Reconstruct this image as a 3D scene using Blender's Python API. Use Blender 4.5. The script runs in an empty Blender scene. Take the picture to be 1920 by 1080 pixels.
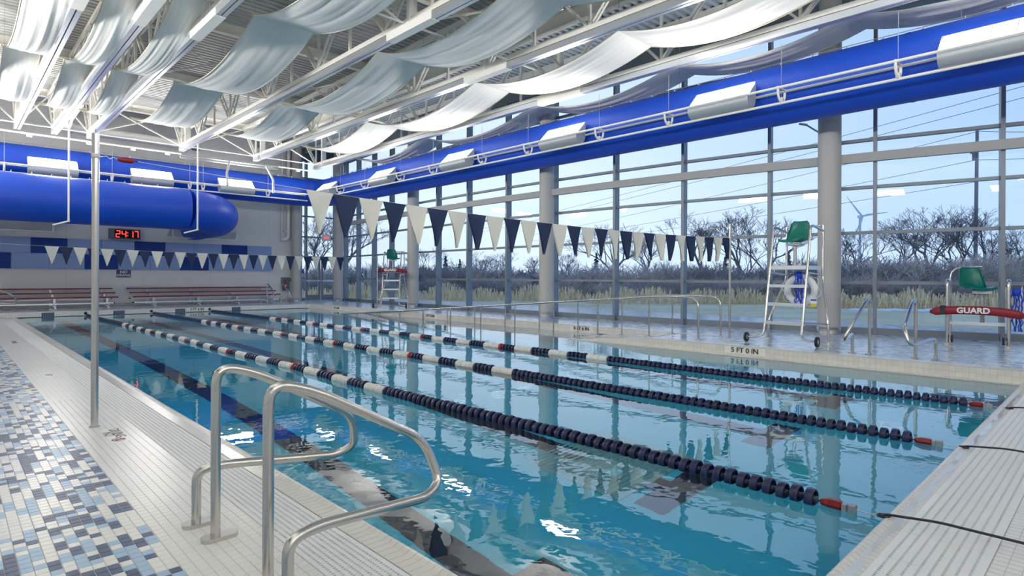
import bpy, math, random
from mathutils import Vector, Matrix
random.seed(7)
S = bpy.context.scene
C = S.collection
PI = math.pi
R = math.radians

# ------------------------------------------------------------------ camera
F, CX, CY, ROLL, H = 1110.0, 960.0, 520.3, 0.00405, 1.35
TH = math.atan2(1066, 1110)
FW = Vector((math.sin(TH), math.cos(TH), 0)); RT = Vector((math.cos(TH), -math.sin(TH), 0)); UP = Vector((0, 0, 1))
cam_d = bpy.data.cameras.new('camera'); cam = bpy.data.objects.new('camera', cam_d); C.objects.link(cam)
xa = RT * math.cos(ROLL) + UP * math.sin(ROLL); ya = UP * math.cos(ROLL) - RT * math.sin(ROLL); za = -FW
cam.matrix_world = Matrix(((xa.x, ya.x, za.x, 0), (xa.y, ya.y, za.y, 0), (xa.z, ya.z, za.z, H), (0, 0, 0, 1)))
cam_d.sensor_fit = 'HORIZONTAL'; cam_d.sensor_width = 36; cam_d.lens = 36 * F / 1920
cam_d.shift_y = -(540 - CY) / 1920; cam_d.clip_start = .05; cam_d.clip_end = 4000
S.camera = cam

def at(px, D, z=-.1):
    """ground point straight below the direction of photo column px, D metres ahead"""
    p = FW * D + RT * ((px - CX) / F * D); return Vector((p.x, p.y, z))
def hz(px, py, D):
    """height of photo pixel at depth D"""
    return H + (CY + ROLL * (px - CX) - py) / F * D

# ------------------------------------------------------------------ world, exposure
SKY = 1.0
LAMP = 80.0
w = bpy.data.worlds.new('dusk_sky'); S.world = w; w.use_nodes = True
nt = w.node_tree; nt.nodes.clear()
o = nt.nodes.new('ShaderNodeOutputWorld'); bg = nt.nodes.new('ShaderNodeBackground')
tc = nt.nodes.new('ShaderNodeTexCoord'); sep = nt.nodes.new('ShaderNodeSeparateXYZ')
nt.links.new(tc.outputs['Generated'], sep.inputs[0])
rp = nt.nodes.new('ShaderNodeValToRGB')
rp.color_ramp.elements[0].position = 0.0; rp.color_ramp.elements[0].color = (.56, .72, .96, 1)
rp.color_ramp.elements[1].position = .75; rp.color_ramp.elements[1].color = (.14, .28, .60, 1)
e = rp.color_ramp.elements.new(.16); e.color = (.36, .55, .88, 1)
e = rp.color_ramp.elements.new(.36); e.color = (.22, .40, .74, 1)
nt.links.new(sep.outputs['Z'], rp.inputs[0])
mp = nt.nodes.new('ShaderNodeMapping'); mp.inputs['Scale'].default_value = (1.0, 1.0, 5.0)
nt.links.new(tc.outputs['Generated'], mp.inputs[0])
ns = nt.nodes.new('ShaderNodeTexNoise'); ns.inputs['Scale'].default_value = 2.2; ns.inputs['Detail'].default_value = 5
nt.links.new(mp.outputs[0], ns.inputs['Vector'])
r2 = nt.nodes.new('ShaderNodeValToRGB'); r2.color_ramp.elements[0].position = .38; r2.color_ramp.elements[1].position = .72
r2.color_ramp.elements[0].color = (0, 0, 0, 1); r2.color_ramp.elements[1].color = (1, 1, 1, 1)
nt.links.new(ns.outputs[0], r2.inputs[0])
# the sky is paler towards the north-west, where the last daylight is
vd = nt.nodes.new('ShaderNodeVectorMath'); vd.operation = 'DOT_PRODUCT'; vd.inputs[1].default_value = (.42, .90, 0)
nt.links.new(tc.outputs['Generated'], vd.inputs[0])
mr = nt.nodes.new('ShaderNodeMapRange'); mr.inputs['From Min'].default_value = .35; mr.inputs['From Max'].default_value = 1.0
mr.inputs['To Min'].default_value = 0; mr.inputs['To Max'].default_value = .8
nt.links.new(vd.outputs['Value'], mr.inputs[0])
mx = nt.nodes.new('ShaderNodeMix'); mx.data_type = 'RGBA'; mx.inputs['B'].default_value = (.92, 1.0, 1.12, 1)
nt.links.new(mr.outputs[0], mx.inputs['Factor']); nt.links.new(rp.outputs[0], mx.inputs['A'])
m2 = nt.nodes.new('ShaderNodeMix'); m2.data_type = 'RGBA'; m2.inputs['B'].default_value = (.42, .58, .88, 1)
mu = nt.nodes.new('ShaderNodeMath'); mu.operation = 'MULTIPLY'; mu.inputs[1].default_value = .45
nt.links.new(r2.outputs[0], mu.inputs[0]); nt.links.new(mu.outputs[0], m2.inputs['Factor'])
nt.links.new(mx.outputs['Result'], m2.inputs['A'])
nt.links.new(m2.outputs['Result'], bg.inputs['Color']); bg.inputs['Strength'].default_value = SKY
nt.links.new(bg.outputs[0], o.inputs[0])
vs = S.view_settings; vs.view_transform = 'Standard'; vs.look = 'None'; vs.gamma = 1; vs.use_curve_mapping = False; vs.exposure = 0.35
cy = S.cycles
cy.use_denoising = True; cy.max_bounces = 14; cy.diffuse_bounces = 6; cy.glossy_bounces = 6; cy.transmission_bounces = 8
cy.transparent_max_bounces = 24; cy.sample_clamp_indirect = 6.0; cy.blur_glossy = .3

# ------------------------------------------------------------------ materials
MAT = {}
def mat(name, col, rough=.5, metal=0., emit=None, es=0., bump=None, vary=0., spec=None, alpha=None):
    """bump=(scale, strength, stretch xyz); vary = brightness variation by noise"""
    if name in MAT: return MAT[name]
    m = bpy.data.materials.new(name); m.use_nodes = True; n = m.node_tree.nodes; L = m.node_tree.links
    p = n['Principled BSDF']
    p.inputs['Base Color'].default_value = (*col, 1); p.inputs['Roughness'].default_value = rough; p.inputs['Metallic'].default_value = metal
    if spec is not None: p.inputs['Specular IOR Level'].default_value = spec
    if emit: p.inputs['Emission Color'].default_value = (*emit, 1); p.inputs['Emission Strength'].default_value = es
    if vary or bump:
        t = n.new('ShaderNodeTexCoord'); mpp = n.new('ShaderNodeMapping'); L.new(t.outputs['Object'], mpp.inputs[0])
        if bump: mpp.inputs['Scale'].default_value = bump[2]
        x = n.new('ShaderNodeTexNoise'); x.inputs['Scale'].default_value = bump[0] if bump else 3; x.inputs['Detail'].default_value = 4
        L.new(mpp.outputs[0], x.inputs['Vector'])
        if vary:
            rr = n.new('ShaderNodeValToRGB')
            rr.color_ramp.elements[0].color = tuple(c * (1 - vary) for c in col) + (1,); rr.color_ramp.elements[0].position = .3
            rr.color_ramp.elements[1].color = tuple(min(1, c * (1 + vary)) for c in col) + (1,); rr.color_ramp.elements[1].position = .7
            L.new(x.outputs[0], rr.inputs[0]); L.new(rr.outputs[0], p.inputs['Base Color'])
        if bump:
            b = n.new('ShaderNodeBump'); b.inputs['Strength'].default_value = bump[1]; b.inputs['Distance'].default_value = .02
            L.new(x.outputs[0], b.inputs['Height']); L.new(b.outputs[0], p.inputs['Normal'])
    MAT[name] = m; return m

mat('white_tile', (.80, .79, .76), .28, vary=.03)
mat('navy_tile', (.034, .066, .15), .34, vary=.1, spec=.3)
mat('blue_tile', (.33, .49, .66), .32, vary=.05, spec=.35)
mat('grout', (.58, .56, .52), .8)
mat('grate', (.82, .83, .83), .45)
mat('dark', (.02, .02, .022), .7)
mat('coping', (.74, .72, .67), .22, vary=.04)
mat('marker', (.84, .82, .76), .3)
mat('ink', (.03, .03, .03), .5)
mat('wall', (.70, .70, .69), .75, vary=.02)
mat('white_paint', (.82, .81, .77), .5)
mat('steel_paint', (.80, .78, .72), .55)
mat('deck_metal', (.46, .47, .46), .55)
mat('deck_metal_shaded', (.34, .40, .46), .55)  # same roof metal, shade of the unlit window strip put into the colour
mat('fabric', (.80, .80, .77), .8, bump=(1.0, .35, (9, .9, 1)))
mat('fabric_edge', (.70, .64, .50), .8)
mat('tray', (.66, .69, .73), .32, .75)
mat('slot', (.02, .02, .02), .6)
mat('duct', (.003, .062, .52), .45, bump=(1.5, .25, (1, 1, 1)))
mat('frame', (.20, .235, .27), .42, .3)
mat('beam', (.40, .40, .39), .5)
mat('column', (.46, .45, .43), .5)
mat('steel', (.62, .60, .57), .22, 1.0, bump=(60, .04, (1, 1, 8)))
mat('chrome', (.75, .75, .75), .1, 1.0)
mat('alu', (.72, .74, .76), .38, .8)
mat('red_seat', (.22, .016, .022), .5)
mat('red_tube', (.24, .004, .014), .42)
mat('green_seat', (.0, .17, .135), .3)
mat('rubber', (.015, .015, .017), .6)
mat('navy_float', (.010, .016, .075), .34)
mat('white_float', (.80, .78, .73), .4)
mat('red_float', (.55, .02, .03), .35)
mat('red_plastic', (.22, .005, .008), .3)
mat('cable', (.02, .02, .024), .35)
mat('flag_white', (.70, .69, .64), .85, bump=(6, .25, (1, 1, .6)))
mat('flag_navy', (.007, .022, .08), .7, bump=(6, .25, (1, 1, .6)))
mat('panel_dark', (.012, .045, .24), .9, bump=(40, .3, (1, 1, 1)), vary=.12)
mat('panel_light', (.26, .36, .62), .9, bump=(40, .3, (1, 1, 1)), vary=.10)
mat('sign_blue', (.012, .05, .13), .35)
mat('letter_white', (.85, .87, .88), .5)
mat('clock_case', (.13, .17, .22), .5)
mat('screen', (.006, .006, .008), .3)
mat('led', (.5, .0, .0), .4, emit=(1, .04, .03), es=2.6)
mat('exit_face', (.7, .7, .66), .4)
mat('exit_red', (.5, .02, .03), .4, emit=(1, .05, .08), es=1.2)
mat('ext_red', (.5, .012, .012), .3)
mat('tag_green', (.05, .5, .1), .5)
mat('tag_yellow', (.75, .62, .03), .5)
mat('rope_blue', (.01, .06, .55), .6)
mat('buoy', (.80, .82, .82), .35)
mat('housing', (.40, .43, .46), .4, .2)
mat('galv', (.42, .43, .43), .4, .7)
mat('pool_plaster', (.20, .72, .86), .7, vary=.03)
mat('pool_tile_line', (.012, .018, .035), .5)
mat('bark', (.15, .15, .18), .9, vary=.2)
mat('twig', (.37, .33, .33), .9, vary=.25)
mat('twig_pale', (.62, .53, .48), .9, vary=.2)
mat('needle', (.07, .11, .13), .9, vary=.3)
mat('reed', (.95, .68, .43), .9, vary=.25)
mat('snow', (.78, .82, .88), .8)
mat('pole_wood', (.20, .21, .24), .9)
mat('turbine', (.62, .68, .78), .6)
mat('asphalt', (.05, .05, .06), .9)

def em(name, col, s):
    m = bpy.data.materials.new(name); m.use_nodes = True; n = m.node_tree.nodes; n.clear()
    e_ = n.new('ShaderNodeEmission'); e_.inputs[0].default_value = (*col, 1); e_.inputs[1].default_value = s
    oo = n.new('ShaderNodeOutputMaterial'); m.node_tree.links.new(e_.outputs[0], oo.inputs[0]); MAT[name] = m
em('lens', (1.0, .965, .90), LAMP)
em('lens_dimmed', (1.0, .965, .90), LAMP * .5)
em('lens_boosted', (1.0, .975, .94), LAMP * 1.5)

def glass_mat():
    m = bpy.data.materials.new('window_glass'); m.use_nodes = True; n = m.node_tree.nodes; L = m.node_tree.links; n.clear()
    t = n.new('ShaderNodeBsdfTransparent'); t.inputs[0].default_value = (.86, .93, .96, 1)
    g = n.new('ShaderNodeBsdfGlossy'); g.inputs['Roughness'].default_value = .0; g.inputs[0].default_value = (.9, .95, 1, 1)
    fr = n.new('ShaderNodeFresnel'); fr.inputs[0].default_value = 1.5
    mx_ = n.new('ShaderNodeMixShader'); oo = n.new('ShaderNodeOutputMaterial')
    L.new(fr.outputs[0], mx_.inputs[0]); L.new(t.outputs[0], mx_.inputs[1]); L.new(g.outputs[0], mx_.inputs[2]); L.new(mx_.outputs[0], oo.inputs[0])
    MAT['glass'] = m
glass_mat()

def water_mat():
    m = bpy.data.materials.new('pool_water'); m.use_nodes = True; n = m.node_tree.nodes; L = m.node_tree.links; n.clear()
    g = n.new('ShaderNodeBsdfRefraction'); g.inputs['IOR'].default_value = 1.33; g.inputs['Roughness'].default_value = 0; g.inputs[0].default_value = (.94, 1, 1, 1)
    gl = n.new('ShaderNodeBsdfGlossy'); gl.inputs['Roughness'].default_value = 0; gl.inputs[0].default_value = (1, 1, 1, 1)
    fr = n.new('ShaderNodeFresnel'); fr.inputs[0].default_value = MIRROR
    mxs = n.new('ShaderNodeMixShader'); L.new(fr.outputs[0], mxs.inputs[0]); L.new(g.outputs[0], mxs.inputs[1]); L.new(gl.outputs[0], mxs.inputs[2])
    t = n.new('ShaderNodeTexCoord'); mpp = n.new('ShaderNodeMapping'); mpp.inputs['Scale'].default_value = (1, 1, 1)
    L.new(t.outputs['Object'], mpp.inputs[0])
    n1 = n.new('ShaderNodeTexNoise'); n1.inputs['Scale'].default_value = 1.6; n1.inputs['Detail'].default_value = 3.0; n1.inputs['Roughness'].default_value = .55
    n2 = n.new('ShaderNodeTexNoise'); n2.inputs['Scale'].default_value = 9.0; n2.inputs['Detail'].default_value = 2.0
    L.new(mpp.outputs[0], n1.inputs['Vector']); L.new(mpp.outputs[0], n2.inputs['Vector'])
    ad = n.new('ShaderNodeMath'); ad.operation = 'MULTIPLY_ADD'; ad.inputs[1].default_value = .16
    L.new(n2.outputs[0], ad.inputs[0]); L.new(n1.outputs[0], ad.inputs[2])
    b = n.new('ShaderNodeBump'); b.inputs['Strength'].default_value = 1.0; b.inputs['Distance'].default_value = WAVE
    L.new(ad.outputs[0], b.inputs['Height']); [L.new(b.outputs[0], q_.inputs['Normal']) for q_ in (g, gl, fr)]
    gb = n.new('ShaderNodeBsdfGlass'); gb.inputs['IOR'].default_value = 1.33; gb.inputs['Roughness'].default_value = 0; gb.inputs[0].default_value = (.96, 1, 1, 1)
    geo = n.new('ShaderNodeNewGeometry'); mb_ = n.new('ShaderNodeMixShader'); L.new(geo.outputs['Backfacing'], mb_.inputs[0]); L.new(mxs.outputs[0], mb_.inputs[1]); L.new(gb.outputs[0], mb_.inputs[2])
    oo = n.new('ShaderNodeOutputMaterial'); L.new(mb_.outputs[0], oo.inputs[0]); MAT['water'] = m
WAVE = .0034; MIRROR = 1.9
water_mat()

def cell_mat(name, cell, cols, grout=.06, rough=.25, groutcol=(.5, .48, .44), axes='XY', gcells=1.0):
    """small tiles, too far to pick apart: one random colour a cell, grout between"""
    m = bpy.data.materials.new(name); m.use_nodes = True; n = m.node_tree.nodes; L = m.node_tree.links
    p = n['Principled BSDF']; p.inputs['Roughness'].default_value = rough
    t = n.new('ShaderNodeTexCoord'); sp = n.new('ShaderNodeSeparateXYZ'); L.new(t.outputs['Object'], sp.inputs[0])
    cb = n.new('ShaderNodeCombineXYZ'); fl = []; frs = []
    for i, a in enumerate(axes):
        dv = n.new('ShaderNodeMath'); dv.operation = 'DIVIDE'; dv.inputs[1].default_value = cell[i]; L.new(sp.outputs[a], dv.inputs[0])
        f_ = n.new('ShaderNodeMath'); f_.operation = 'FLOOR'; L.new(dv.outputs[0], f_.inputs[0]); L.new(f_.outputs[0], cb.inputs[i])
        fr = n.new('ShaderNodeMath'); fr.operation = 'FRACT'; L.new(dv.outputs[0], fr.inputs[0])
        lt = n.new('ShaderNodeMath'); lt.operation = 'LESS_THAN'; lt.inputs[1].default_value = grout; L.new(fr.outputs[0], lt.inputs[0]); frs.append(lt)
    wn = n.new('ShaderNodeTexWhiteNoise'); wn.noise_dimensions = '3D'; L.new(cb.outputs[0], wn.inputs['Vector'])
    rr = n.new('ShaderNodeValToRGB'); rr.color_ramp.interpolation = 'CONSTANT'
    while len(rr.color_ramp.elements) < len(cols): rr.color_ramp.elements.new(.5)
    for el, (pos, c_) in zip(rr.color_ramp.elements, cols): el.position = pos; el.color = (*c_, 1)
    L.new(wn.outputs['Value'], rr.inputs[0])
    mxm = n.new('ShaderNodeMath'); mxm.operation = 'MAXIMUM'; L.new(frs[0].outputs[0], mxm.inputs[0]); L.new(frs[1].outputs[0], mxm.inputs[1])
    mix = n.new('ShaderNodeMix'); mix.data_type = 'RGBA'; mix.inputs['B'].default_value = (*groutcol, 1)
    L.new(mxm.outputs[0], mix.inputs['Factor']); L.new(rr.outputs[0], mix.inputs['A']); L.new(mix.outputs['Result'], p.inputs['Base Color'])
    MAT[name] = m; return m
cell_mat('mosaic', (.05, .10), [(0, (.78, .81, .84)), (.46, (.46, .61, .80)), (.80, (.12, .20, .36))], .07, .16)
cell_mat('curb_top', (.05, .05), [(0, (.76, .76, .74)), (.5, (.72, .72, .70))], .06, .25)
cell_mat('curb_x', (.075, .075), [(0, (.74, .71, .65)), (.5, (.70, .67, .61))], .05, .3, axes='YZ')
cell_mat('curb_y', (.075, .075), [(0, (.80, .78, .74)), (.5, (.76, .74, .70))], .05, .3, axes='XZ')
cell_mat('pool_floor', (.6, .6), [(0, (.055, .56, .76)), (.5, (.052, .545, .75))], .006, .7, (.04, .47, .66))

def lawn_mat():
    m = bpy.data.materials.new('lawn_grass'); m.use_nodes = True; n = m.node_tree.nodes; L = m.node_tree.links
    p = n['Principled BSDF']; p.inputs['Roughness'].default_value = .95
    t = n.new('ShaderNodeTexCoord'); a = n.new('ShaderNodeTexNoise'); a.inputs['Scale'].default_value = .35; a.inputs['Detail'].default_value = 8
    a.inputs['Roughness'].default_value = .7
    L.new(t.outputs['Object'], a.inputs['Vector']); r_ = n.new('ShaderNodeValToRGB')
    r_.color_ramp.elements[0].position = .32; r_.color_ramp.elements[0].color = (.52, .47, .29, 1)
    r_.color_ramp.elements[1].position = .68; r_.color_ramp.elements[1].color = (.78, .70, .47, 1)
    L.new(a.outputs[0], r_.inputs[0]); L.new(r_.outputs[0], p.inputs['Base Color']); MAT['lawn'] = m
lawn_mat()

# ------------------------------------------------------------------ mesh helpers
class MB:
    def __init__(s): s.v = []; s.f = []; s.m = []; s.sm = []
    def add(s, vs, fs, mi=0, sm=False):
        b = len(s.v); s.v += [tuple(v) for v in vs]
        for f in fs: s.f.append(tuple(b + i for i in f)); s.m.append(mi); s.sm.append(sm)
        return s
    def box(s, x0, x1, y0, y1, z0, z1, mi=0):
        return s.add([(x0, y0, z0), (x1, y0, z0), (x1, y1, z0), (x0, y1, z0), (x0, y0, z1), (x1, y0, z1), (x1, y1, z1), (x0, y1, z1)],
                     [(0, 3, 2, 1), (4, 5, 6, 7), (0, 1, 5, 4), (1, 2, 6, 5), (2, 3, 7, 6), (3, 0, 4, 7)], mi)
    def obox(s, p0, p1, w, h, up=(0, 0, 1), mi=0):
        """bar of section w x h from p0 to p1"""
        p0 = Vector(p0); p1 = Vector(p1); d = (p1 - p0).normalized(); u = Vector(up)
        if abs(d.dot(u)) > .99: u = Vector((0, 1, 0))
        a = d.cross(u).normalized(); b = a.cross(d).normalized(); a *= w / 2; b *= h / 2
        vs = [p0 - a - b, p0 + a - b, p0 + a + b, p0 - a + b, p1 - a - b, p1 + a - b, p1 + a + b, p1 - a + b]
        return s.add(vs, [(0, 1, 2, 3), (7, 6, 5, 4), (0, 4, 5, 1), (1, 5, 6, 2), (2, 6, 7, 3), (3, 7, 4, 0)], mi)
    def tube(s, path, r, n=10, mi=0, caps=True, r1=None, sm=True):
        P = [Vector(p) for p in path]; N = len(P); rings = []; pa = None
        for i, p in enumerate(P):
            d = (P[min(i + 1, N - 1)] - P[max(i - 1, 0)]).normalized()
            if pa is None:
                a = d.orthogonal().normalized()
            else:
                a = (pa - d * pa.dot(d))
                a = a.normalized() if a.length > 1e-6 else d.orthogonal().normalized()
            pa = a; b = d.cross(a)
            rr = r if r1 is None else r + (r1 - r) * i / (N - 1)
            rings.append([p + (a * math.cos(2 * PI * k / n) + b * math.sin(2 * PI * k / n)) * rr for k in range(n)])
        vs = [v for rg in rings for v in rg]
        fs = [(i * n + k, i * n + (k + 1) % n, (i + 1) * n + (k + 1) % n, (i + 1) * n + k) for i in range(N - 1) for k in range(n)]
        s.add(vs, fs, mi, sm)
        if caps: s.add(rings[0], [tuple(reversed(range(n)))], mi); s.add(rings[-1], [tuple(range(n))], mi)
        return s
    def lathe(s, prof, n=16, mi=0, axis='z', o=(0, 0, 0), sm=True, closed=False):
        """prof = [(r, h)]"""
        o = Vector(o); vs = []
        for r, h in prof:
            for k in range(n):
                a = 2 * PI * k / n; c_, s_ = math.cos(a) * r, math.sin(a) * r
                vs.append(o + (Vector((c_, s_, h)) if axis == 'z' else Vector((c_, h, s_)) if axis == 'y' else Vector((h, c_, s_))))
        N = len(prof); rng = range(N if closed else N - 1)
        fs = [(i * n + k, i * n + (k + 1) % n, ((i + 1) % N) * n + (k + 1) % n, ((i + 1) % N) * n + k) for i in rng for k in range(n)]
        if axis == 'y': fs = [tuple(reversed(f)) for f in fs]
        return s.add(vs, fs, mi, sm)
    def prism(s, poly, axis, a0, a1, mi=0, sm=False):
        """extrude a 2-D polygon along axis from a0 to a1; poly in the other two axes"""
        n = len(poly)
        def P(u, v, t): return (t, u, v) if axis == 'x' else (u, t, v) if axis == 'y' else (u, v, t)
        vs = [P(u, v, a0) for u, v in poly] + [P(u, v, a1) for u, v in poly]
        fs = [(i, (i + 1) % n, n + (i + 1) % n, n + i) for i in range(n)]
        s.add(vs, fs, mi, sm); s.add(vs[:n], [tuple(reversed(range(n)))], mi); s.add(vs[n:], [tuple(range(n))], mi)
        return s
    def mesh(s, name, mats):
        me = bpy.data.meshes.new(name); me.from_pydata(s.v, [], s.f)
        for m in (mats if isinstance(mats, (list, tuple)) else [mats]): me.materials.append(MAT[m])
        me.polygons.foreach_set('material_index', s.m); me.polygons.foreach_set('use_smooth', s.sm); me.update(); return me
    def build(s, name, mats, parent=None, loc=None): return put(s.mesh(name, mats), name, parent, loc)

def put(me, name, parent=None, loc=None, rz=None):
    ob = bpy.data.objects.new(name, me); C.objects.link(ob)
    if parent: ob.parent = parent
    if loc is not None: ob.location = loc
    if rz is not None: ob.rotation_euler.z = rz
    return ob
def fixn(ob):
    import bmesh
    bm = bmesh.new(); bm.from_mesh(ob.data); bmesh.ops.recalc_face_normals(bm, faces=bm.faces); bm.to_mesh(ob.data); bm.free(); return ob
def thing(name, label, cat, loc=(0, 0, 0), rz=0, group=None):
    ob = bpy.data.objects.new(name, None); C.objects.link(ob); ob.location = loc; ob.rotation_euler.z = rz; ob.empty_display_size = .1
    return tag(ob, label, cat, group)
def tag(ob, label, cat, group=None, kind=None):
    ob['label'] = label; ob['category'] = cat
    if group: ob['group'] = group
    if kind: ob['kind'] = kind
    return ob
def struct(ob, label=None, cat=None):
    ob['kind'] = 'structure'
    if label: ob['label'] = label
    if cat: ob['category'] = cat
    return ob
def sempty(name, label, cat, loc=(0, 0, 0)):
    ob = bpy.data.objects.new(name, None); C.objects.link(ob); ob.location = loc; ob.empty_display_size = .1
    return struct(ob, label, cat)
def dup(root, loc, rz=0, label=None, group=None, scale=None):
    r_ = root.copy(); C.objects.link(r_); r_.location = loc; r_.rotation_euler.z = rz
    if scale: r_.scale = scale
    if label: r_['label'] = label
    if group: r_['group'] = group
    for ch in root.children:
        c_ = ch.copy(); C.objects.link(c_); c_.parent = r_
        for g in ch.children:
            d = g.copy(); C.objects.link(d); d.parent = c_
    return r_
def bez(pts, r, n=6):
    """polyline with rounded corners of radius r"""
    P = [Vector(p) for p in pts]; out = [P[0]]
    for i in range(1, len(P) - 1):
        a = (P[i - 1] - P[i]); b = (P[i + 1] - P[i]); q = min(r, a.length * .49, b.length * .49)
        p0 = P[i] + a.normalized() * q; p1 = P[i] + b.normalized() * q
        for k in range(n + 1):
            t = k / n; out.append(p0 * (1 - t) ** 2 + P[i] * 2 * t * (1 - t) + p1 * t * t)
    out.append(P[-1]); return out
TXT = {}
def text(s_, size, name, m, parent, loc, ax, ay, depth=.002, bold=.0, align='CENTER'):
    """flat lettering; ax = reading direction, ay = letter up direction"""
    key = (s_, bold, align, depth / size)
    if key not in TXT:
        cu = bpy.data.curves.new('lettering', 'FONT'); cu.body = s_; cu.size = 1; cu.align_x = align; cu.align_y = 'CENTER'; cu.extrude = depth / size; cu.offset = bold
        cu.resolution_u = 3
        tmp = bpy.data.objects.new('lettering', cu); C.objects.link(tmp); dg = bpy.context.evaluated_depsgraph_get()
        me = bpy.data.meshes.new_from_object(tmp.evaluated_get(dg)); bpy.data.objects.remove(tmp); TXT[key] = me
    me = TXT[key].copy(); me.materials.clear(); me.materials.append(MAT[m])
    ob = put(me, name, parent)
    ax = Vector(ax); ay = Vector(ay); az = ax.cross(ay); loc = Vector(loc)
    ob.matrix_basis = Matrix(((ax.x * size, ay.x * size, az.x, loc.x), (ax.y * size, ay.y * size, az.y, loc.y), (ax.z * size, ay.z * size, az.z * size, loc.z), (0, 0, 0, 1)))
    return ob

# ------------------------------------------------------------------ the setting
XL, YN, YF, XP0, YP0, XP1, XR, YP1 = -6.0, -6.0, 28.4, 1.68, .95, 10.1, 11.45, 24.6
DK = .16          # raised deck
TX, TY = .0495, .0575
WL = -.012        # water level
# --- near deck (L shaped) with its tiles
flr = sempty('floor', 'pale tiled pool deck with a blue and navy mosaic field', 'floor')
mb = MB(); mb.box(XL, 1.25, YN, YP1, -.3, -.0025); mb.box(1.25, 10.1, YN, .45, -.3, -.0025); mb.box(1.25, 1.69, .45, .9, -.3, -.0025)
mb.build('deck_slab', 'grout', flr)
def tile_mb(w_, l_):
    b = MB(); e_ = .0013
    b.add([(0, 0, -.003), (w_, 0, -.003), (w_, l_, -.003), (0, l_, -.003), (e_, e_, 0), (w_ - e_, e_, 0), (w_ - e_, l_ - e_, 0), (e_, l_ - e_, 0)],
          [(4, 5, 6, 7), (0, 1, 5, 4), (1, 2, 6, 5), (2, 3, 7, 6), (3, 0, 4, 7)]); return b
tile_me = {c_: tile_mb(TX - .002, TY - .002).mesh('tile', c_) for c_ in ('white_tile', 'navy_tile', 'blue_tile')}
tiles = []
MX0 = .80
ncol = int((MX0 + 1.25) / TX)
for i in range(ncol):
    x = MX0 - (i + 1) * TX; y = YN + 4.0; run = 0; col = 'white_tile'
    while y < YP1 - TY:
        if run <= 0:
            k = random.random(); col = 'white_tile' if k < .42 else 'blue_tile' if k < .70 else 'navy_tile'
            run = random.choice((1, 1, 1, 1, 1, 2, 2, 3))
        tiles.append((x, y, col)); run -= 1; y += TY
for i in range(9):
    y = YN + 4.0
    while y < YP1 - TY: tiles.append((MX0 + i * TX + .002, y, 'white_tile')); y += TY
for i in range(130):
    y = .449 - TY
    while y > -1.2: tiles.append((3.0 + i * .055, y, 'white_tile')); y -= TY
def visible(x, y):
    D = x * FW.x + y * FW.y; a = x * RT.x + y * RT.y
    if D < .3: return None
    px = CX + a / D * F; py = CY + H / D * F
    return D if (0 <= px <= 1920 and py < 1085) else None
vis = sorted([(visible(x, y), i) for i, (x, y, c_) in enumerate(tiles) if visible(x, y)])[:300]
near = {i for d, i in vis}
bulk = {c_: MB() for c_ in tile_me}
for i, (x, y, c_) in enumerate(tiles):
    if i in near: put(tile_me[c_], 'tile', flr, (x, y, 0))
    else:
        w_, l_ = TX - .002, TY - .002
        if abs(y) < 8: q = tile_mb(w_, l_); bulk[c_].add([(x + u, y + v, z) for u, v, z in q.v], q.f)
        else: bulk[c_].add([(x, y, 0), (x + w_, y, 0), (x + w_, y + l_, 0), (x, y + l_, 0)], [(0, 1, 2, 3)])
for c_, b in bulk.items():
    q = b.build('tile_field', c_, flr); q['kind'] = 'stuff'
mb = MB(); mb.box(XL, MX0 - ncol * TX, YN, YP1, -.0025, -.0005); mb.box(MX0 - ncol * TX, 3.0, YN, YN + 4, -.0025, -.0005); mb.box(3.0, 10.1, YN, -1.21, -.0025, -.0005)
mb.build('tile_field_rest', 'mosaic', flr)

# --- gutter grating panels
def grate_mb(L_, W_):
    b = MB(); n = 9; st = W_ / n
    for i in range(n):
        b.box(i * st + (.004 if i else .0), (i + 1) * st - .008 if i < n - 1 else W_ - .001, .001, L_ - .001, -.012, .004)
    k = int(L_ / .021)
    for i in range(n - 1):
        for j in range(k):
            y = (j + .2) * L_ / k; b.box((i + 1) * st - .009, (i + 1) * st + .005, y, y + .0085, -.012, .003)
    return b
GL = .4
gme = grate_mb(GL, .275).mesh('grate_panel', 'grate'); gme2 = grate_mb(GL, .39).mesh('grate_panel', 'grate')
gut = thing('gutter_grating', 'white slotted plastic grating along the left pool edge', 'grating', (1.248, .9, 0))
MB().box(-.01, .285, -.5, 23.7, -.3, -.03).build('gutter_channel', 'dark', gut)
for i in range(59): put(gme, 'grate_panel', gut, (0, i * GL, 0))
gut2 = thing('gutter_grating', 'white slotted plastic grating along the near pool end, bottom right', 'grating', (1.70, .84, 0))
MB().box(-.0, 8.4, -.40, .005, -.3, -.03).build('gutter_channel', 'dark', gut2)
for i in range(21):
    q = put(gme2, 'grate_panel', gut2, (i * GL, 0, 0)); q.rotation_euler.z = -PI / 2; q.location = (i * GL, 0, 0)
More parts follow.
